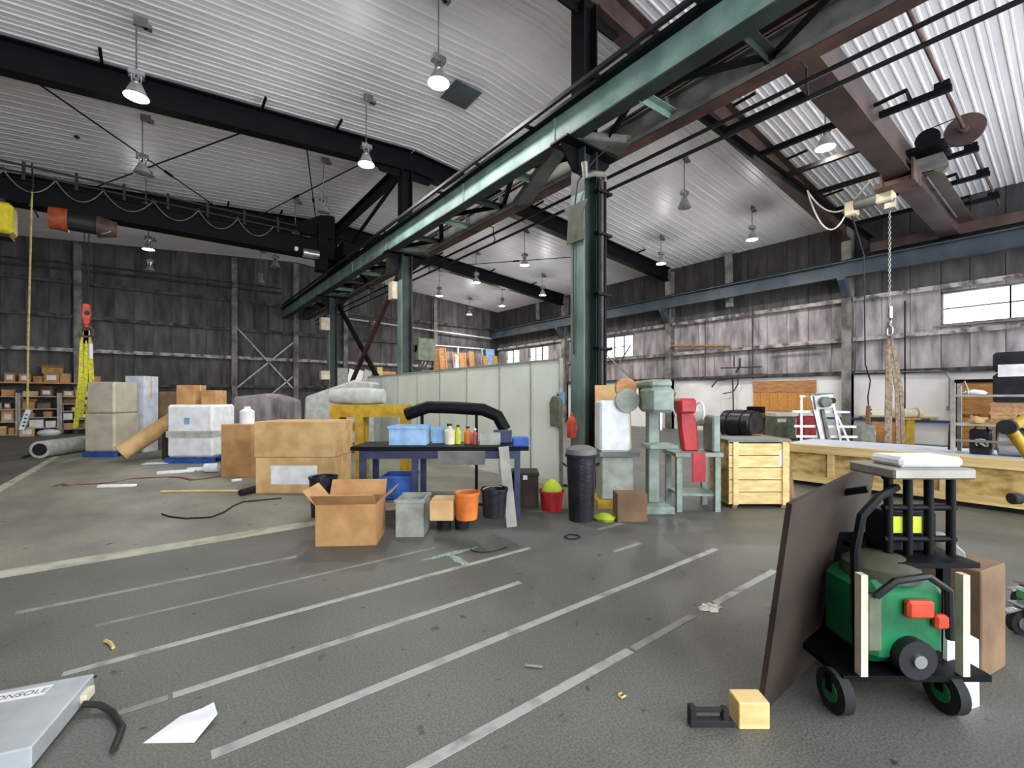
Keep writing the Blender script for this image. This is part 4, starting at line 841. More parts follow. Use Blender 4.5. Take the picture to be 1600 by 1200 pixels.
for k, (a, b, h, lab, pap, op) in enumerate([(5, 22, 13, 'leftmost white-labelled carton on the timber wall shelf', 1, 0), (28, 47, 12, 'white-labelled carton, second on the timber wall shelf', 1, 0), (50, 65, 9, 'low brown carton in the middle of the timber wall shelf', 0, 0), (67, 92, 14, 'large printed carton under the open one on the timber wall shelf', 1, 0), (93, 108, 14, 'plain tan carton right of the large printed one', 0, 0), (142, 156, 11, 'rightmost small carton on the timber wall shelf', 0, 0)]):
    carton(lab, (sx((a + b) / 2), SY + .35, 2.0805), 0, (sx(b) - sx(a), .45, h * .0255), 'carton', False, not pap, pap, group='cartons on the timber wall shelf')
carton('tilted open carton lying on the large printed carton', (sx(80), SY + .35, 2.0805 + 14 * .0255 + .002), .1, (.6, .4, .22), 'carton', True, group='cartons on the timber wall shelf')
carton('tan carton on the floor before the middle shelving unit', (sx(46), SY - .45, 0), .2, (.4, .35, .33), 'carton_light', False, False, True)
simple('plastic_sack', 'slumped white plastic sack on the floor before the far shelves', 'sack', (sx(80), SY - .5, 0), 'foam', MB().lathe([(.001, 0), (.28, .01), (.34, .1), (.26, .2), (.1, .24), (.001, .22)], 12), smooth=True)
# ================================================================ storage loft and boards in the far corner
t = T('storage_loft', 'raised timber storage loft in the far back corner', 'loft', (16.3, 25, 0), world=True)
P(t, 'deck', 'oldwood', MB().bb(13.6, 19.0, 24.2, 25.9, 2.5, 2.6))
for x in (13.8, 16.4, 18.8): P(t, 'post', 'wcol', MB().bb(x - .06, x + .06, 24.25, 24.37, 0, 2.5))
P(t, 'rail', 'whitepaint', MB().bb(13.6, 17.6, 25.6, 25.66, 4.75, 4.82))
for x in (13.75, 15.5, 17.4): P(t, 'rail_post', 'whitepaint', MB().bb(x - .05, x + .05, 25.6, 25.68, 2.6, 4.8))
for k, (px, w, py, m, lab) in enumerate([(685, .55, 545, 'orangewood', 'leftmost orange timber door leaning on the storage loft'), (693, .5, 543, 'orangewood', 'orange frame door second from left on the storage loft'), (712, .35, 552, 'orangewood', 'narrow orange board left of the white wrapped bundle'), (724, .5, 552, 'orangewood', 'wide orange door right of the white wrapped bundle'), (738, .4, 549, 'orangewood', 'orange board leaning left of the metal ladder'), (760, .35, 556, 'orangewood', 'short orange board right of the metal ladder'), (768, .7, 545, 'lightblue', 'pale blue-white sheet leaning on the storage loft'), (776, .35, 556, 'mustard', 'rightmost yellow-orange board on the storage loft')]):
    yy = 25.2 - .45 * (k % 2); p = atY(px, py, yy); h = p.z - 2.6
    o = T('stored_door', lab, 'board', (p.x, yy, 2.6), 0, group='boards on the storage loft'); P(o, 'panel', m, MB().bar((0, -.15, 0), (0, .2, h), w, .04, up=(0, 1, 0)))
    if k in (0, 1, 3): P(o, 'side_rail', 'ply', MB().bar((w / 2 - .05, -.19, 0), (w / 2 - .05, .16, h), .1, .04, up=(0, 1, 0)))
simple('wrapped_bundle', 'white plastic wrapped bundle standing between orange doors', 'bundle', (atY(713, 556, 24.45).x, 24.45, 2.6), 'foam', MB().lathe([(.001, 0), (.2, 0), (.19, .8), (.14, 1.2), (.16, 1.45), (.001, 1.55)], 10), smooth=True)
t = T('metal_ladder', 'grey metal ladder leaning among the boards on the storage loft', 'ladder', (atY(752, 556, 25.1).x, 25.1, 2.6))
for x in (-.2, .2): P(t, 'stile', 'alu', MB().bar((x, -.1, 0), (x, .3, 2.0), .06, .04))
for k in range(7): P(t, 'rung', 'alu', MB().cyl((-.2, -.05 + k * .055, .25 + k * .27), (.2, -.05 + k * .055, .25 + k * .27), .02, 6))
t = T('storage_rack', 'timber storage rack behind the diagonal braces', 'rack', (9.2, 23.5, 0), world=True)
P(t, 'deck', 'oldwood', MB().bb(6.6, 12.6, 22.9, 24.1, 2.0, 2.1)); P(t, 'deck', 'oldwood', MB().bb(6.6, 12.6, 22.9, 24.1, .9, 1.0))
for x in (6.7, 9.6, 12.5):
    for y in (22.95, 24.05): P(t, 'post', 'wcol', MB().bb(x - .05, x + .05, y - .05, y + .05, 0, 2.0))
def onrack(px, D_=0): return Vector((atY(px, 590, 23.4).x, 23.4, 2.1))
carton('orange timber crate on the storage rack right of the braces', onrack(603), 0, (.8, .7, .75), 'orangewood', False, False, group='crates on the storage rack')
carton('olive crate on the storage rack beside the orange timber crate', onrack(624), 0, (.5, .6, .55), 'olive', False, False, group='crates on the storage rack')
carton('grey-green crate on the storage rack left of the braces', onrack(526), 0, (.9, .7, .85), 'greycab', False, False, group='crates on the storage rack')
for k, px in enumerate((546, 557, 570)): simple('white_sheet', ['white sheet leaning on the storage rack left of the red brace', 'second white sheet leaning behind the red brace', 'grey sheet leaning on the rack between the two braces'][k], 'sheet', onrack(px), ['whitepaint', 'whitepaint', 'tarp'][k], MB().bar((0, -.1, 0), (.25, .15, .8), .4, .03, up=(0, 1, 0)))
simple('timber_post', 'tan timber post standing behind the left end of the grey partition', 'post', (atY(592, 590, 22.2).x, 22.2, 0), 'pine', MB().bb(-.14, .14, -.14, .14, 0, 3.0), bevel=.01)
# ================================================================ partition behind the work area
t = T('partition_wall', 'pale grey-green panel partition left of the nearest column', 'partition', (5.3, 9.5, 0), world=True)
pe_ = [5.45, 6.2, 7.15, 8.35, 9.55, 10.75, 11.95, 13.15, 14.3]
for a, b in zip(pe_[:-1], pe_[1:]): P(t, 'panel', 'partition', MB().bb(5.28, 5.32, a + .008, b - .008, .08, 2.12))
for y in pe_: P(t, 'post', 'greycab', MB().bb(5.26, 5.34, y - .008, y + .008, 0, 2.15))
P(t, 'top_cap', 'greycab', MB().bb(5.26, 5.34, pe_[0], pe_[-1], 2.12, 2.15))
simple('blue_notice', 'small blue notice on the partition near the column', 'notice', (5.275, atX(876, 622, 5.28).y, atX(876, 622, 5.28).z), 'lightblue', MB().bb(-.006, 0, -.1, .1, -.1, .1))
t = T('hung_apron', 'dark grey coat hanging on the partition near the column', 'coat', (5.2, atX(868, 650, 5.2).y, 1.0)); P(t, 'cloth', 'olive', MB().prism([(-.12, 0), (.12, 0), (.14, .4), (.06, .52), (-.06, .52), (-.14, .4)], .08, lambda u, v, k: (k - .03, u, v)), bevel=.02); P(t, 'peg', 'black', MB().cyl((.03, 0, .52), (.08, 0, .54), .015, 6))
simple('red_extinguisher', 'orange-red fire extinguisher hanging on the partition by the column', 'extinguisher', (5.17, atX(893, 672, 5.17).y, .85), 'hookred', MB().lathe([(.001, 0), (.07, .0), (.075, .03), (.075, .26), (.04, .33), (.02, .34), (.02, .39), (.001, .4)], 14).bb(.05, .115, -.02, .02, .1, .2), smooth=True)
# ================================================================ work bench area before the partition
f = CA(700, 5.75); zt = f.z(694)
t = T('workbench', 'cluttered dark workbench with blue legs before the partition', 'workbench', f.loc, TH)
P(t, 'top', 'blacksteel', MB().bb(f.x(560), f.x(825), -.3, .35, zt - .05, zt), bevel=.008); P(t, 'lower_shelf', 'graysteel', MB().bb(f.x(575), f.x(810), -.22, .3, .2, .23))
for x in (577, 655, 808):
    for y in (-.25, .28): P(t, 'leg', 'navy', MB().bb(f.x(x) - .035, f.x(x) + .035, y - .03, y + .03, 0, zt - .05))
P(t, 'apron', 'navy', MB().bb(f.x(575), f.x(812), -.27, -.25, zt - .15, zt - .05)); P(t, 'drawer', 'graysteel', MB().bb(f.x(690), f.x(760), -.29, -.27, zt - .22, zt - .05)); P(t, 'vise', 'blue', MB().bb(f.x(800), f.x(825), -.36, -.18, zt, zt + .12), bevel=.02)
def on(px, z=None, y=0, ff=None): ff = ff or f; v = ff.loc + rt * ff.x(px) + fw * y; return Vector((v.x, v.y, zt if z is None else z))
FB = f
simple('leaning_beam', 'grey metal channel leaning against the front of the dark workbench', 'beam', on(800, 0, -.55), 'pipe', MB().bar((0, 0, .0), (-.1, .2, .9), .12, .05, up=(0, 1, 0)), TH)
def crate(label, loc, size, m, cat='bin', name='plastic_bin', rz=TH, group='bins around the workbench'):
    w, d, h = size; t = T(name, label, cat, loc, rz, group); e = .012
    P(t, 'body', m, MB().bb(-w / 2, w / 2, -d / 2, d / 2, 0, e).bb(-w / 2, w / 2, -d / 2, -d / 2 + e, e, h).bb(-w / 2, w / 2, d / 2 - e, d / 2, e, h).bb(-w / 2, -w / 2 + e, -d / 2 + e, d / 2 - e, e, h).bb(w / 2 - e, w / 2, -d / 2 + e, d / 2 - e, e, h))
    P(t, 'rim', m, MB().bb(-w / 2 - .015, w / 2 + .015, -d / 2 - .015, -d / 2, h - .035, h).bb(-w / 2 - .015, w / 2 + .015, d / 2, d / 2 + .015, h - .035, h)); return t
def bucket(label, loc, r, h, m, cat='bucket', name='bucket', group=None):
    t = T(name, label, cat, loc, 0, group); P(t, 'shell', m, MB().lathe([(.001, .005), (r * .85, 0), (r, h), (r * 1.05, h), (r * 1.05, h - .03), (r * .96, h - .02), (r * .8, .02), (.001, .02)], 20), smooth=True)
    P(t, 'handle', 'pipe', MB().tube([(r * math.cos(a), r * .3 , h - .03 + .7 * r * math.sin(a) * .4) for a in [i * math.pi / 8 for i in range(9)]], .006)); return t
crate('pale blue plastic bin on the left half of the dark workbench', on(640, None, .05), (.46, .34, .24), 'lightblue'); crate('smaller pale blue bin behind on the dark workbench', on(684, None, .22), (.18, .2, .2), 'lightblue')
def bottle(label, loc, m, r=.04, h=.24, cap='black'):
    t = T('bottle', label, 'bottle', loc, 0, 'bottles on the workbench'); P(t, 'body', m, MB().lathe([(.001, 0), (r, 0), (r, h * .65), (r * .4, h * .8), (r * .4, h * .9), (.001, h * .9)], 14), smooth=True); P(t, 'cap', cap, MB().cyl((0, 0, h * .9), (0, 0, h), r * .5, 10))
bottle('pale lime bottle in the middle of the dark workbench', on(715, None, .05), 'lime'); bottle('orange bottle right of the lime bottle', on(730, None, .1), 'orangeplastic', .05, .22); bottle('pink bottle right of the orange bottle', on(742, None, 0), 'pinkred', .035, .2, 'foam'); bottle('cream jug left of the lime bottle', on(702, None, .02), 'cream', .07, .26)
carton('grey parts box toward the right end of the dark workbench', on(766, None, .0), TH, (.26, .26, .14), 'greycab', False, False)
carton('purple-blue tool box at the right end of the dark workbench', on(785, None, .24), TH, (.24, .2, .16), 'navy', False, False, cat='tool box', name='tool_box')
# long dark duct over the bench on its own stands
t = T('flexible_duct', 'long dark flexible duct arching above the dark workbench', 'duct', FB.loc + fw * .6, TH)
gx = lambda px: (px - 700) * 6.35 / FPX; gz = lambda py: EYE + (HOR - py) * 6.35 / FPX
P(t, 'hose', 'blacksteel', MB().tube([(gx(625), 0, gz(648)), (gx(660), 0, gz(636)), (gx(700), 0, gz(637)), (gx(745), 0, gz(640)), (gx(768), 0, gz(650)), (gx(780), 0, gz(672))], .09, 10), smooth=True)
for px in (650, 735): P(t, 'stand', 'blacksteel', MB().bb(gx(px) - .02, gx(px) + .02, -.02, .02, .0, gz(640))); P(t, 'stand_foot', 'blacksteel', MB().bb(gx(px) - .2, gx(px) + .2, -.15, .15, 0, .02))
# below and before the bench
crate('bright blue bin on the floor under the left of the dark workbench', on(625, 0.24, .0), (.38, .4, .28), 'blue'); crate('dark blue bin under the bench beside the black bin', on(552, 0, -.1), (.3, .3, .42), 'blue')
bucket('black round bin with a blue bin beside it, left of the workbench', on(508, 0, -.05), .17, .5, 'plasticblack', 'bin', 'waste_bin')
f = CA(550, 4.75)
carton('brown open cardboard box on the floor in front of the workbench', f.loc, TH + .08, (.6, .46, .42), 'carton', True)
crate('grey storage bin beside the brown open cardboard box', CA(646, 5.0).loc, (.3, .36, .4), 'greycab')
for px, lab in ((694, 'left small black bucket under the workbench edge'), (722, 'right small black bucket under the workbench edge')): bucket(lab, CA(px, 5.15).loc, .09, .17, 'plasticblack', group='small black buckets')
bucket('orange bucket under the middle of the dark workbench', on(730, .231, -.05), .13, .28, 'orangeplastic'); bucket('black pail under the workbench left of the grey channel', on(772, .231, .05), .14, .3, 'plasticblack')
carton('tan parts carton on the lower shelf of the dark workbench', on(693, .231, .0), TH, (.24, .3, .2), 'carton_light', False)
f = CA(862, 6.0); t = bucket('red bucket with a lime rag left of the black trash can', f.loc, .16, .26, 'red'); P(t, 'rag', 'lime', MB().lathe([(.001, .2), (.13, .2), (.14, .28), (.09, .36), (.03, .4), (.001, .4)], 9), smooth=True)
f = CA(820, 6.3); t = T('floor_jack', 'dark brown wooden chest on the floor right of the workbench', 'chest', f.loc, TH); P(t, 'body', 'brown', MB().bb(-.18, .18, -.2, .2, 0, .42), bevel=.01); P(t, 'lid', 'brown', MB().bb(-.19, .19, -.21, .21, .42, .47), bevel=.01); P(t, 'latch', 'chrome', MB().bb(-.03, .03, -.22, -.21, .38, .44)); t.name = 'wooden_chest'
# black trash can by the column
f = CA(908, 5.5); h = f.z(696)
t = T('trash_can', 'tall black trash can in front of the nearest column', 'trash can', f.loc, TH)
P(t, 'body', 'plasticblack', MB().lathe([(.001, .0), (.15, .0), (.18, h - .12), (.001, h - .12)], 22), smooth=True); P(t, 'rim', 'rubber', MB().lathe([(.18, h - .14), (.195, h - .13), (.195, h - .1), (.17, h - .1)], 22), smooth=True); P(t, 'lid', 'graysteel', MB().lathe([(.19, h - .1), (.185, h - .04), (.1, h), (.001, h)], 22), smooth=True)
for s_ in (-1, 1): P(t, 'handle', 'rubber', MB().tube([(s_ * .18, -.04, h - .25), (s_ * .22, -.04, h - .22), (s_ * .22, .04, h - .22), (s_ * .18, .04, h - .25)], .012))
# ================================================================ cartons and yellow stand left of the bench
f = CA(478, 7.4); zc_ = f.z(657)
carton('largest tan cardboard box, on a second box left of the bench', f.loc + Vector((0, 0, .56)), TH, (1.25, .8, zc_ - .56), 'carton_light', False, True, False); carton('wide tan cardboard box on the floor under the largest one', f.loc, TH, (1.2, .8, .555), 'carton_light', False, True, True)
f = CA(386, 8.7); carton('upright golden cardboard box left of the largest tan box', f.loc, TH - .1, (.6, .6, f.z(662)), 'carton', False, True)
simple('white_canister', 'white canister standing on the upright golden cardboard box', 'canister', f.loc + Vector((0, 0, f.z(662) + .001)), 'foam', MB().lathe([(.001, 0), (.13, 0), (.13, .24), (.06, .29), (.06, .33), (.001, .33)], 16), smooth=True)
f = CA(580, 8.2); zy = f.z(632)
t = T('yellow_gantry', 'mustard yellow steel frame table behind the largest tan box', 'frame', f.loc, TH)
P(t, 'beam', 'mustard', MB().bb(f.x(522), f.x(640), -.2, .2, zy - .22, zy)); 
for x in (530, 566, 634):
    for y in (-.15, .15): P(t, 'leg', 'mustard', MB().bb(f.x(x) - .06, f.x(x) + .06, y - .05, y + .05, 0, zy - .22))
P(t, 'cross_brace', 'mustard', MB().bar((f.x(530), -.15, .5), (f.x(566), -.15, zy - .25), .08, .03, up=(0, 1, 0))); P(t, 'lower_shelf', 'mustard', MB().bb(f.x(530), f.x(634), -.14, .14, .6, .66))
simple('tarp_bundle', 'light grey tarp bundle lying on the yellow steel frame', 'bundle', f.loc + rt * f.x(560) + Vector((0, 0, zy)), 'tarp', MB().lathe([(.001, .5), (.13, .47), (.16, .2), (.15, -.3), (.12, -.5), (.001, -.52)], 12, (0, 0, .15), 'X'), TH, smooth=True)
t = T('covered_stack', 'tall stack under a light grey tarp left of the partition end', 'stack', CA(528, 12.0).loc, TH)
P(t, 'tarp', 'tarp', MB().prism([(-.95, .15), (.95, .15), (.9, 1.9), (.4, 1.95), (-.9, 1.5)], .8, lambda u, v, k: (u, k, v)), bevel=.06); P(t, 'pallet_deck', 'oldwood', MB().bb(-.9, .9, .05, .75, .0, .15))
# ================================================================ left storage group
def pallet(t, w, d, m='blue'):
    for k in range(3): P(t, 'runner', m, MB().bb(-w / 2, w / 2, -d / 2 + k * (d - .1) / 2, -d / 2 + .1 + k * (d - .1) / 2, 0, .1))
    for k in range(5): P(t, 'slat', m, MB().bb(-w / 2 + k * (w - .12) / 4, -w / 2 + .12 + k * (w - .12) / 4, -d / 2, d / 2, .1, .125))
f = CA(316, 10.6); w = f.x(354) - f.x(282)
t = T('pallet', 'blue pallet under the white wrapped block', 'pallet', f.loc, TH); pallet(t, w, .9)
t = T('wrapped_block', 'white plastic wrapped block standing on the blue pallet', 'load', f.loc + Vector((0, 0, .126)), TH); P(t, 'block', 'foam', MB().bb(-w / 2 + .02, w / 2 - .02, -.42, .42, 0, f.z(632) - .126), bevel=.05); P(t, 'wrap_band', 'tarp', MB().bb(-w / 2 + .012, w / 2 - .012, -.428, .428, .45, .6)); P(t, 'blue_mark', 'lightblue', MB().bb(-.12, .0, -.425, -.4201, .75, .9))
carton('orange-brown carton on top of the white wrapped block at left', f.loc + rt * -.25 + Vector((0, 0, f.z(632) + .001)), TH, (.42, .4, .45), 'carton', False); carton('orange-brown carton on top of the white wrapped block at right', f.loc + rt * .28 + Vector((0, 0, f.z(632) + .001)), TH, (.34, .4, .33), 'carton', False)
a, b = atD(188, 702, 10.3), atD(277, 652, 11.1); a.z = .2
t = T('carpet_roll', 'thick tan paper roll propped diagonally before the white block', 'roll', (a.x, a.y, 0), world=True); P(t, 'roll', 'carton_light', MB().cyl(a, b, .19, 20), smooth=True); P(t, 'core', 'cartin', MB().cyl(a - (b - a).normalized() * .004, a + (b - a).normalized() * .05, .06, 12)); P(t, 'end_prop', 'brown', MB().bb(b.x - .3, b.x + .1, b.y - .2, b.y + .2, 0, b.z - .2))
a, b = atD(62, 702, 11.0), atD(132, 680, 12.6); a.z = b.z = .21
t = T('carpet_roll', 'grey carpet roll with a dark end lying at far left on the floor', 'roll', (a.x, a.y, 0), world=True); P(t, 'roll', 'tarp', MB().cyl(a, b, .21, 20), smooth=True); P(t, 'dark_end', 'black', MB().cyl(a - (b - a).normalized() * .004, a + (b - a).normalized() * .01, .15, 16))
f = CA(176, 11.6); t = T('pallet', 'blue pallet under the tall beige stack', 'pallet', f.loc, TH); pallet(t, .8, .8)
t = T('wrapped_block', 'tall beige wrapped stack on a blue pallet beside the yellow sling', 'load', f.loc + Vector((0, 0, .126)), TH); P(t, 'stack', 'beigewrap', MB().bb(-.38, .38, -.38, .38, 0, .95), bevel=.04); P(t, 'upper_stack', 'beigewrap', MB().bb(-.34, .36, -.36, .36, .955, 1.75), bevel=.04)
f = CA(222, 12.4); carton('tall pale standing carton between the beige stack and the white block', f.loc, TH, (.5, .5, f.z(588)), 'deckwhite', False); f = CA(262, 13.0); carton('tall olive-tan carton behind the tan paper roll', f.loc, TH, (.55, .6, f.z(612)), 'cardbrown', False)
f = CA(405, 13.5); t = T('covered_stack', 'low pinkish tarp covered stack behind the upright golden box', 'stack', f.loc, TH); P(t, 'tarp', 'board_pale', MB().prism([(-.9, .1), (.9, .1), (.85, 1.4), (.2, 1.6), (-.8, 1.5)], .9, lambda u, v, k: (u, k, v)), bevel=.06); P(t, 'pallet_deck', 'oldwood', MB().bb(-.85, .85, .05, .85, 0, .1))
# ================================================================ machines right of the column
f = CA(1020, 6.0)
t = T('drill_press', 'grey-green drill press on a tall square pillar', 'drill press', f.loc, TH)
P(t, 'base', 'machine', MB().bb(-.18, .19, -.3, .25, 0, .1), bevel=.015); P(t, 'pillar', 'machine', MB().bb(-.07, .07, -.05, .1, .1, 1.62), bevel=.01); P(t, 'head', 'machine', MB().bb(-.15, .15, -.4, .15, 1.3, 1.62), bevel=.04); P(t, 'motor', 'blacksteel', MB().cyl((0, .28, 1.35), (0, .28, 1.68), .11, 14), smooth=True); P(t, 'spindle', 'chrome', MB().cyl((0, -.3, 1.3), (0, -.3, 1.08), .03, 10)); P(t, 'table', 'machine', MB().bb(-.18, .18, -.45, -.06, .85, .9), bevel=.01)
for k in range(3): a = k * 2.09; P(t, 'feed_lever', 'chrome', MB().cyl((.16, -.25, 1.4), (.16 + .02, -.25 + .18 * math.cos(a), 1.4 + .18 * math.sin(a)), .012, 6))
P(t, 'belt_cover', 'machine', MB().bb(-.14, .14, -.35, .4, 1.62, 1.72), bevel=.03)
f = CA(1075, 6.1); t = T('red_press', 'red arbor machine on a grey-green stand right of the drill press', 'machine', f.loc, TH)
for x in (-.2, .3):
    for y in (-.2, .2): P(t, 'leg', 'machine', MB().bb(x - .035, x + .035, y - .035, y + .035, 0, .72))
P(t, 'stand_top', 'machine', MB().bb(-.26, .36, -.26, .26, .72, .77)); P(t, 'stand_shelf', 'machine', MB().bb(-.2, .3, -.2, .2, .2, .23)); P(t, 'column', 'red', MB().prism([(-.08, 0), (.12, 0), (.1, .35), (.0, .7), (-.15, .68), (-.12, .3)], .14, lambda u, v, k: (u, k - .07, .77 + v)), bevel=.02); P(t, 'head', 'red', MB().bb(-.2, .02, -.25, .12, 1.28, 1.48), bevel=.03); P(t, 'hand_wheel', 'whitepaint', MB().tube([(.16, .13 * math.cos(i * .393), 1.3 + .13 * math.sin(i * .393)) for i in range(16)], .014, 6, closed=True)); P(t, 'motor', 'greycab', MB().cyl((.05, .1, 1.2), (.28, .1, 1.2), .1, 14), smooth=True); P(t, 'side_guard', 'machine', MB().bb(.24, .34, -.22, .1, .77, 1.25), bevel=.02)
P(t, 'front_panel', 'red', MB().bb(-.05, .12, -.28, -.26, .4, .77))
f = CA(962, 6.3); t = T('band_saw', 'white cabinet band saw with a peach board behind, right of the column', 'saw', f.loc, TH)
P(t, 'cabinet', 'whitepaint', MB().bb(-.26, .16, -.2, .2, .75, 1.45), bevel=.03); P(t, 'table', 'graysteel', MB().bb(-.28, .26, -.3, .3, .7, .75)); P(t, 'stand', 'greycab', MB().bb(-.24, .2, -.2, .2, .1, .7), bevel=.02); P(t, 'base', 'mustard', MB().bb(-.3, .26, -.26, .26, 0, .1)); P(t, 'wheel_cover', 'greycab', MB().cyl((.1, -.26, 1.45), (.1, -.18, 1.45), .16, 18), smooth=True); P(t, 'brown_wheel', 'orangewood', MB().cyl((.1, -.2, 1.62), (.1, -.1, 1.62), .14, 18), smooth=True)
simple('peach_board', 'peach plywood board standing behind the white band saw', 'board', CA(968, 6.9).loc, 'carton_light', MB().bar((-.08, 0, 0), (-.08, .12, 1.68), .55, .03, up=(0, 1, 0)), TH)
carton('pinkish low carton on the floor by the white band saw', CA(984, 5.5).loc, TH, (.36, .24, .34), 'cardbrown', False, False); simple('yellow_rag', 'yellow crumpled rag on the floor near the drill press', 'rag', CA(945, 5.5).loc, 'lime', MB().lathe([(.001, 0), (.12, .0), (.14, .03), (.07, .07), (.001, .08)], 8), smooth=True)
f = CA(1168, 6.35); w = f.x(1212) - f.x(1122); hh = f.z(684)
t = T('wooden_crate', 'tan wooden crate with a grey cover right of the red machine', 'crate', f.loc, TH)
for k in range(5): P(t, 'front_board', 'pine', MB().bb(-w / 2, w / 2, -.3, -.28, .06 + k * (hh - .1) / 5, .05 + (k + 1) * (hh - .1) / 5))
P(t, 'side_panel', 'osb', MB().bb(-w / 2, -w / 2 + .02, -.28, .3, .05, hh - .03)); P(t, 'side_panel', 'osb', MB().bb(w / 2 - .02, w / 2, -.28, .3, .05, hh - .03)); P(t, 'back_panel', 'osb', MB().bb(-w / 2 + .02, w / 2 - .02, .28, .3, .05, hh - .03)); P(t, 'cover', 'graysteel', MB().bb(-w / 2 - .02, w / 2 + .02, -.32, .32, hh - .03, hh)); P(t, 'paper_label', 'paper', MB().bb(w / 2 - .14, w / 2 - .03, -.303, -.3005, hh * .62, hh * .85))
for x in (-w / 2 + .05, w / 2 - .1): P(t, 'skid', 'oldwood', MB().bb(x, x + .07, -.28, .28, 0, .05)); P(t, 'corner_batten', 'pine', MB().bb(x, x + .07, -.32, -.3, .05, hh - .03))
f = CA(1222, 6.75); t = T('saw_horse', 'worn timber saw horse between the tan crate and the platform', 'saw horse', f.loc, TH)
for s_ in (-1, 1):
    for y in (-.06, .55): P(t, 'leg', 'oldwood', MB().bar((s_ * .11, y, 0), (s_ * .02, y + .05, .82), .09, .04, up=(0, 1, 0)))
P(t, 'top_beam', 'oldwood', MB().bb(-.06, .06, -.1, .75, .8, .88)); P(t, 'stretcher', 'oldwood', MB().bb(-.09, .09, -.02, .02, .24, .3)); P(t, 'stretcher', 'oldwood', MB().bb(-.09, .09, .56, .6, .24, .3))
# ================================================================ loaded tool cart in the foreground
f = CA(1350, 2.35); X_, Z_ = f.x, f.z
t = T('tool_cart', 'black tube framed cart carrying a green machine in the right foreground', 'cart', f.loc, TH)
P(t, 'deck', 'blacksteel', MB().bb(X_(1262), X_(1470), -.25, .35, .17, .2)); 
for x, y in ((1262, -.2), (1420, -.2), (1290, .3), (1440, .3)):
    wl = P(t, 'wheel', 'rubber', MB().cyl((X_(x) - .025, y, .1), (X_(x) + .025, y, .1), .1, 20), smooth=True); P(wl, 'wheel_hub', 'enginegreen', MB().cyl((X_(x) - .03, y, .1), (X_(x) + .03, y, .1), .05, 12)); P(t, 'caster_fork', 'blacksteel', MB().bb(X_(x) - .035, X_(x) + .035, y - .02, y + .02, .1, .18))
for a, b in ((1290, 1292), (1432, 1432)): P(t, 'cream_upright', 'cream', MB().bb(X_(a) - .016, X_(a) + .016, -.26, -.22, .2, Z_(868)))
P(t, 'machine_body', 'enginegreen', MB().bb(X_(1305), X_(1422), -.22, .12, .22, Z_(885)), bevel=.05); P(t, 'machine_dome', 'darkolive', MB().lathe([(.17, 0), (.16, .05), (.1, .09), (.001, .1)], 20, (X_(1362), -.05, Z_(888))), smooth=True)
P(t, 'side_panel', 'olive', MB().bb(X_(1300), X_(1322), -.235, -.2, .3, Z_(900)), bevel=.01); P(t, 'red_handle', 'hookred', MB().bb(X_(1352), X_(1390), -.26, -.22, Z_(930), Z_(905)), bevel=.012); P(t, 'red_handle', 'hookred', MB().bb(X_(1392), X_(1412), -.255, -.22, Z_(945), Z_(925)), bevel=.01)
fy = P(t, 'flywheel', 'black', MB().cyl((X_(1362), -.2, Z_(985)), (X_(1362), -.27, Z_(985)), .09, 20), smooth=True); P(fy, 'flywheel_hub', 'chrome', MB().cyl((X_(1362), -.27, Z_(985)), (X_(1362), -.285, Z_(985)), .03, 12)); P(t, 'hose', 'black', MB().tube([(X_(1310), -.24, Z_(900)), (X_(1330), -.27, Z_(875)), (X_(1375), -.27, Z_(868)), (X_(1410), -.25, Z_(890)), (X_(1415), -.24, Z_(960))], .018, 8), smooth=True)
P(t, 'back_panel', 'blacksteel', MB().bb(X_(1292), X_(1452), .2, .215, .2, Z_(850))); P(t, 'louvre_plate', 'blacksteel', MB().bb(X_(1335), X_(1405), -.232, -.22, .26, .3)); P(t, 'warning_label', 'lime', MB().bb(X_(1385), X_(1432), -.03, -.02, Z_(830), Z_(805)))  # dark back panel is added, standing in for the shadow behind the green machine
# tubular frame and cage
for x in (1378, 1408, 1440, 1474): P(t, 'cage_bar', 'blacksteel', MB().cyl((X_(x), -.04, Z_(870)), (X_(x), -.04, Z_(742)), .02, 10), smooth=True)
for py in (742, 790, 838): P(t, 'cage_rail', 'blacksteel', MB().cyl((X_(1370), -.04, Z_(py)), (X_(1480), -.04, Z_(py)), .016, 10), smooth=True)
P(t, 'handle', 'blacksteel', MB().tube([(X_(1295), -.2, .2), (X_(1290), -.2, Z_(840)), (X_(1300), -.2, Z_(790)), (X_(1335), -.16, Z_(765)), (X_(1385), -.06, Z_(758))], .02, 8), smooth=True); P(t, 'handle', 'blacksteel', MB().tube([(X_(1300), .3, .2), (X_(1325), .28, Z_(850)), (X_(1345), .25, Z_(790)), (X_(1380), .1, Z_(770))], .02, 8), smooth=True)
P(t, 'cage_tray', 'blacksteel', MB().bb(X_(1362), X_(1482), -.16, .2, Z_(870), Z_(862))); P(t, 'control_box', 'black', MB().bb(X_(1385), X_(1465), .0, .15, Z_(862), Z_(800)), bevel=.01); P(t, 'cage_support', 'blacksteel', MB().bb(X_(1462), X_(1474), -.04, .0, .2, Z_(868)))
P(t, 'top_tray', 'pipe', MB().bb(X_(1362), X_(1484), -.14, .16, Z_(742), Z_(726)), bevel=.008)
simple('paper_parcel', 'pale grey parcel on the top tray of the black cart', 'parcel', f.loc + rt * X_(1430) + Vector((0, 0, Z_(726) + .001)), 'foam', MB().bb(-.16, .16, -.1, .1, 0, .05), TH, bevel=.015)
a, b = CA(1190, 2.12).loc, CA(1330, 2.98).loc
Lb = (b - a).length; ln = .13
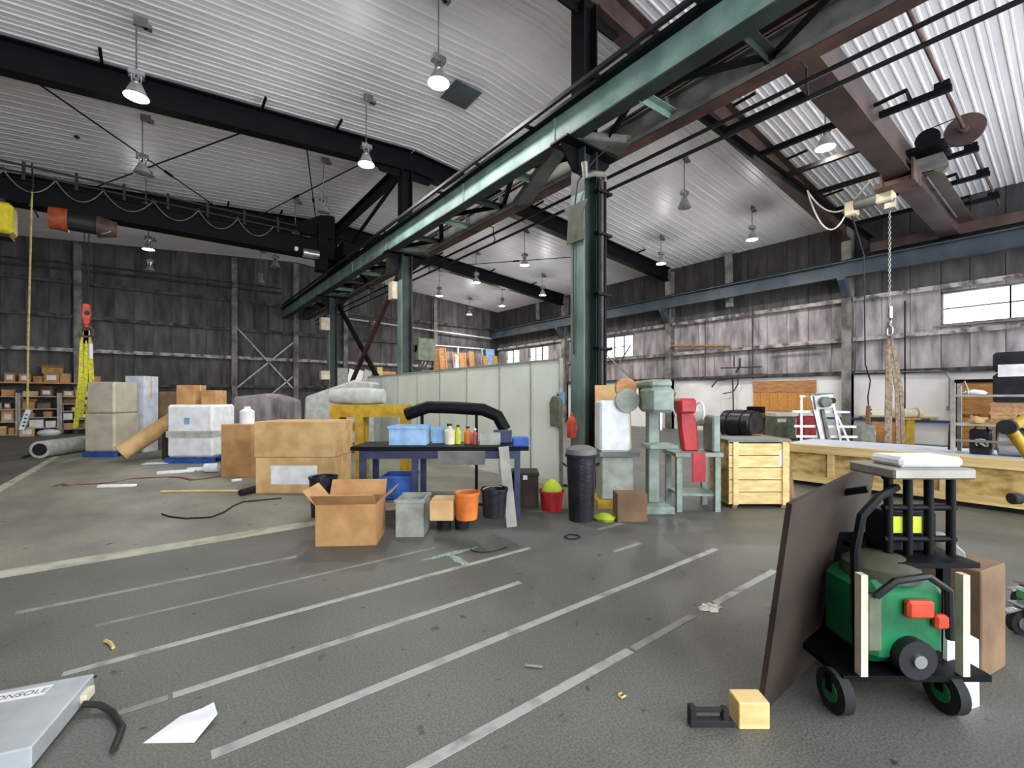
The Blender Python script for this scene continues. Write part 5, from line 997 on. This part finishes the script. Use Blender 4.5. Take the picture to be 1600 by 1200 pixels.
mb = MB().raw([(0, 0, 0), (Lb, 0, 0), (Lb, -ln, 1.08), (0, -ln, 1.02), (0, .025, 0), (Lb, .025, 0), (Lb, .025 - ln, 1.08), (0, .025 - ln, 1.02)], [(0, 1, 2, 3), (7, 6, 5, 4)] + [(i, (i + 1) % 4, 4 + (i + 1) % 4, 4 + i) for i in range(4)])
simple('brown_panel', 'tall dark brown panel leaning on the left side of the black cart', 'panel', a, 'brown', mb, math.atan2(b.y - a.y, b.x - a.x))
f2 = CA(1478, 2.62)
carton('brown cardboard box at the right side of the black cart', f2.loc + Vector((0, 0, .0)), TH + .45, (.3, .4, f2.z(868)), 'cardbrown', False, False)
simple('white_roll', 'pale foam roll lying on the brown cardboard box at the cart', 'roll', f2.loc + Vector((0, 0, f2.z(868) + .05)), 'greycab', MB().lathe([(.001, .17), (.045, .17), (.05, .15), (.05, -.15), (.045, -.17), (.001, -.17)], 14, (0, 0, 0), 'X'), TH + 1.0, smooth=True)
simple('white_board', 'white board propped slanting against the brown box at the cart', 'board', CA(1508, 2.2).loc, 'foam', MB().bar((-.06, -.03, .005), (.1, .1, .3), .2, .02, up=(0, 1, 0)), TH + .1)
simple('timber_block', 'pale timber block on the floor left of the black cart', 'block', CA(1170, 2.08).loc, 'pine', MB().bb(-.07, .07, -.05, .05, 0, .12), TH, bevel=.004)
simple('black_clamp', 'black clamp lying on the floor at the bottom left of the cart', 'clamp', CA(1110, 2.06).loc, 'rubber', MB().bb(-.1, .1, -.02, .02, 0, .03).bb(-.1, -.07, -.02, .02, .03, .09).bb(.05, .08, -.02, .02, .03, .08).cyl((-.07, 0, .07), (.05, 0, .07), .012, 8), TH, bevel=.004)
# ================================================================ lower left foreground
c = fl(60, 1120); t = T('console_box', 'grey metal console box with a paper label at the lower left corner', 'console', c, R(-38 + 22))
P(t, 'case', 'greybox', MB().bb(-.4, .16, -.4, .12, .01, .1), bevel=.006); lab_ = P(t, 'paper_label', 'paper', MB().bb(-.25, .02, -.0, .08, .1003, .1015)); P(t, 'connector', 'cream', MB().bb(.16, .185, -.02, .06, .03, .07)); P(t, 'foot', 'rubber', MB().bb(-.38, .14, -.38, .1, 0, .01))
tx = bpy.data.curves.new('lettering', 'FONT'); tx.body = 'CONSOLE'; tx.size = .05; tx.extrude = .0004; to = bpy.data.objects.new('lettering_curve', tx); me = bpy.data.meshes.new_from_object(to); me.name = 'lettering'; me.materials.clear(); me.materials.append(M['graysteel']); bpy.data.objects.remove(to); o = link('lettering', me, lab_, (-.21, .02, .1018))
P(t, 'power_cord', 'cable', MB().tube([(.18, -.04, .04), (.25, -.06, .03), (.32, -.12, .015), (.4, -.25, .012), (.42, -.4, .012)], .014, 8), smooth=True)
simple('paper_sheet', 'crumpled white paper sheet on the floor at the lower left', 'paper', fl(298, 1130), 'paper', MB().raw([(-.12, -.12, .002), (.1, -.12, .004), (.11, .02, .03), (.06, .07, .05), (.02, .05, .035), (-.06, .02, .02), (-.12, -.12, .0), (.1, -.12, .002), (.11, .02, .028), (.06, .07, .048), (.02, .05, .033), (-.06, .02, .018)], [(0, 1, 2, 5), (2, 3, 4, 5), (6, 11, 8, 7), (8, 11, 10, 9), (0, 6, 7, 1), (1, 7, 8, 2), (2, 8, 9, 3), (3, 9, 10, 4), (4, 10, 11, 5), (5, 11, 6, 0)]), TH)
# ================================================================ litter on the floor
def fp(pts, h=.004): return [fl(x, y, h) for x, y in pts]
def flo(name, label, cat, m, pts, r, n=6, flat=None):
    q = fp(pts, r if flat is None else .004); c = q[0]; mb = MB(off=Vector((c.x, c.y, 0)))
    (mb.tube(q, r, n) if flat is None else mb.ribbon(q, flat, (-sn, cs, 0), .006)); o = mb.build(name, m, None, True); o.location = (c.x, c.y, 0); return tag(o, label, cat)
flo('ratchet_strap', 'long red-brown strap trailing across the pale slab', 'strap', 'strap', [(85, 760), (95, 756), (105, 759), (120, 757), (150, 756), (180, 753), (205, 748), (215, 747), (240, 746), (265, 745), (282, 746), (300, 750), (320, 748), (345, 744)], .03, flat=.1)
flo('wood_stick', 'thin pale wooden stick lying on the slab', 'stick', 'pine', [(251, 768), (310, 767), (374, 767)], .018)
flo('black_tube', 'short black tube at the end of the wooden stick', 'tube', 'rubber', [(376, 770), (402, 763)], .05, 12)
flo('thin_cable', 'thin dark cable curling over the pale slab', 'cable', 'cable', [(253, 803), (265, 807), (290, 810), (330, 808), (350, 800), (365, 790), (380, 784), (410, 781), (440, 778)], .01)
flo('black_band', 'curved black band on the floor before the workbench', 'band', 'rubber', [(735, 857), (739, 861), (752, 863), (768, 862), (780, 859), (792, 855)], .012, flat=.02)
flo('black_ring', 'small black ring on the floor before the trash can', 'ring', 'rubber', [(882, 838), (890, 835), (902, 836), (907, 839), (900, 842), (888, 842), (882, 839)], .008)
flo('bolt', 'long steel bolt lying between two painted lines', 'bolt', 'pipe', [(820, 1039), (847, 1042)], .008, 8); flo('wood_chip', 'small tan wood chip on the floor near the left lines', 'chip', 'pine', [(164, 1001), (172, 1004), (177, 1012)], .01, 5)
flo('washer', 'small tan washer on the floor near the cart', 'washer', 'pine', [(966, 1085), (972, 1083), (977, 1087), (971, 1090), (966, 1086)], .006, 5); flo('nail', 'dark nail on the floor right of the console box', 'nail', 'cable', [(138, 1064), (150, 1056)], .005)
flo('steel_pin', 'thin dark rod on the floor at far left', 'rod', 'cable', [(34, 715), (50, 710)], .03)
def slab(name, label, cat, m, px, py, sz_, rz=0): simple(name, label, cat, fl(px, py), m, MB().box((0, 0, sz_[2] / 2), sz_), rz, bevel=.008)
slab('foam_strip', 'white foam strip on the slab below the strap', 'foam', 'foam', 183, 761, (.55, .1, .04), R(-30)); slab('foam_strip', 'white foam strip lying above the strap middle', 'foam', 'foam', 275, 739, (.6, .14, .05), R(-5)); slab('foam_strip', 'short white foam piece beside the white tube', 'foam', 'foam', 311, 735, (.4, .12, .06), R(-25)); slab('foam_strip', 'white foam scrap near the tan boxes', 'foam', 'foam', 370, 752, (.16, .1, .04)); slab('foam_strip', 'flat white sheet on the slab before the tan roll', 'foam', 'foam', 245, 724, (.5, .3, .01), R(-20))
simple('white_tube', 'short white foam tube at the right end of the strap', 'tube', fl(331, 738), 'foam', MB().cyl((-.12, 0, .09), (.12, 0, .09), .09, 14), R(-25), smooth=True)
# chalk and powder marks on the floor
for i, (px, py, rx, ry, m) in enumerate([(705, 865, .3, .04, 'chalk'), (718, 876, .05, .22, 'chalk'), (1110, 950, .1, .08, 'powder')]):
    c = fl(px, py); rr_ = random.Random(i); n = 18
    pts = [(math.cos(a) * rx * rr_.uniform(.6, 1.1), math.sin(a) * ry * rr_.uniform(.6, 1.1)) for a in [k * 2 * math.pi / n for k in range(n)]]
    MB().prism(pts, .002, lambda u, v, k: (c.x + u, c.y + v, .0008 + i * .0006 + k)).build(['chalk_mark', 'chalk_mark', 'powder_spill'][i], m, floor)
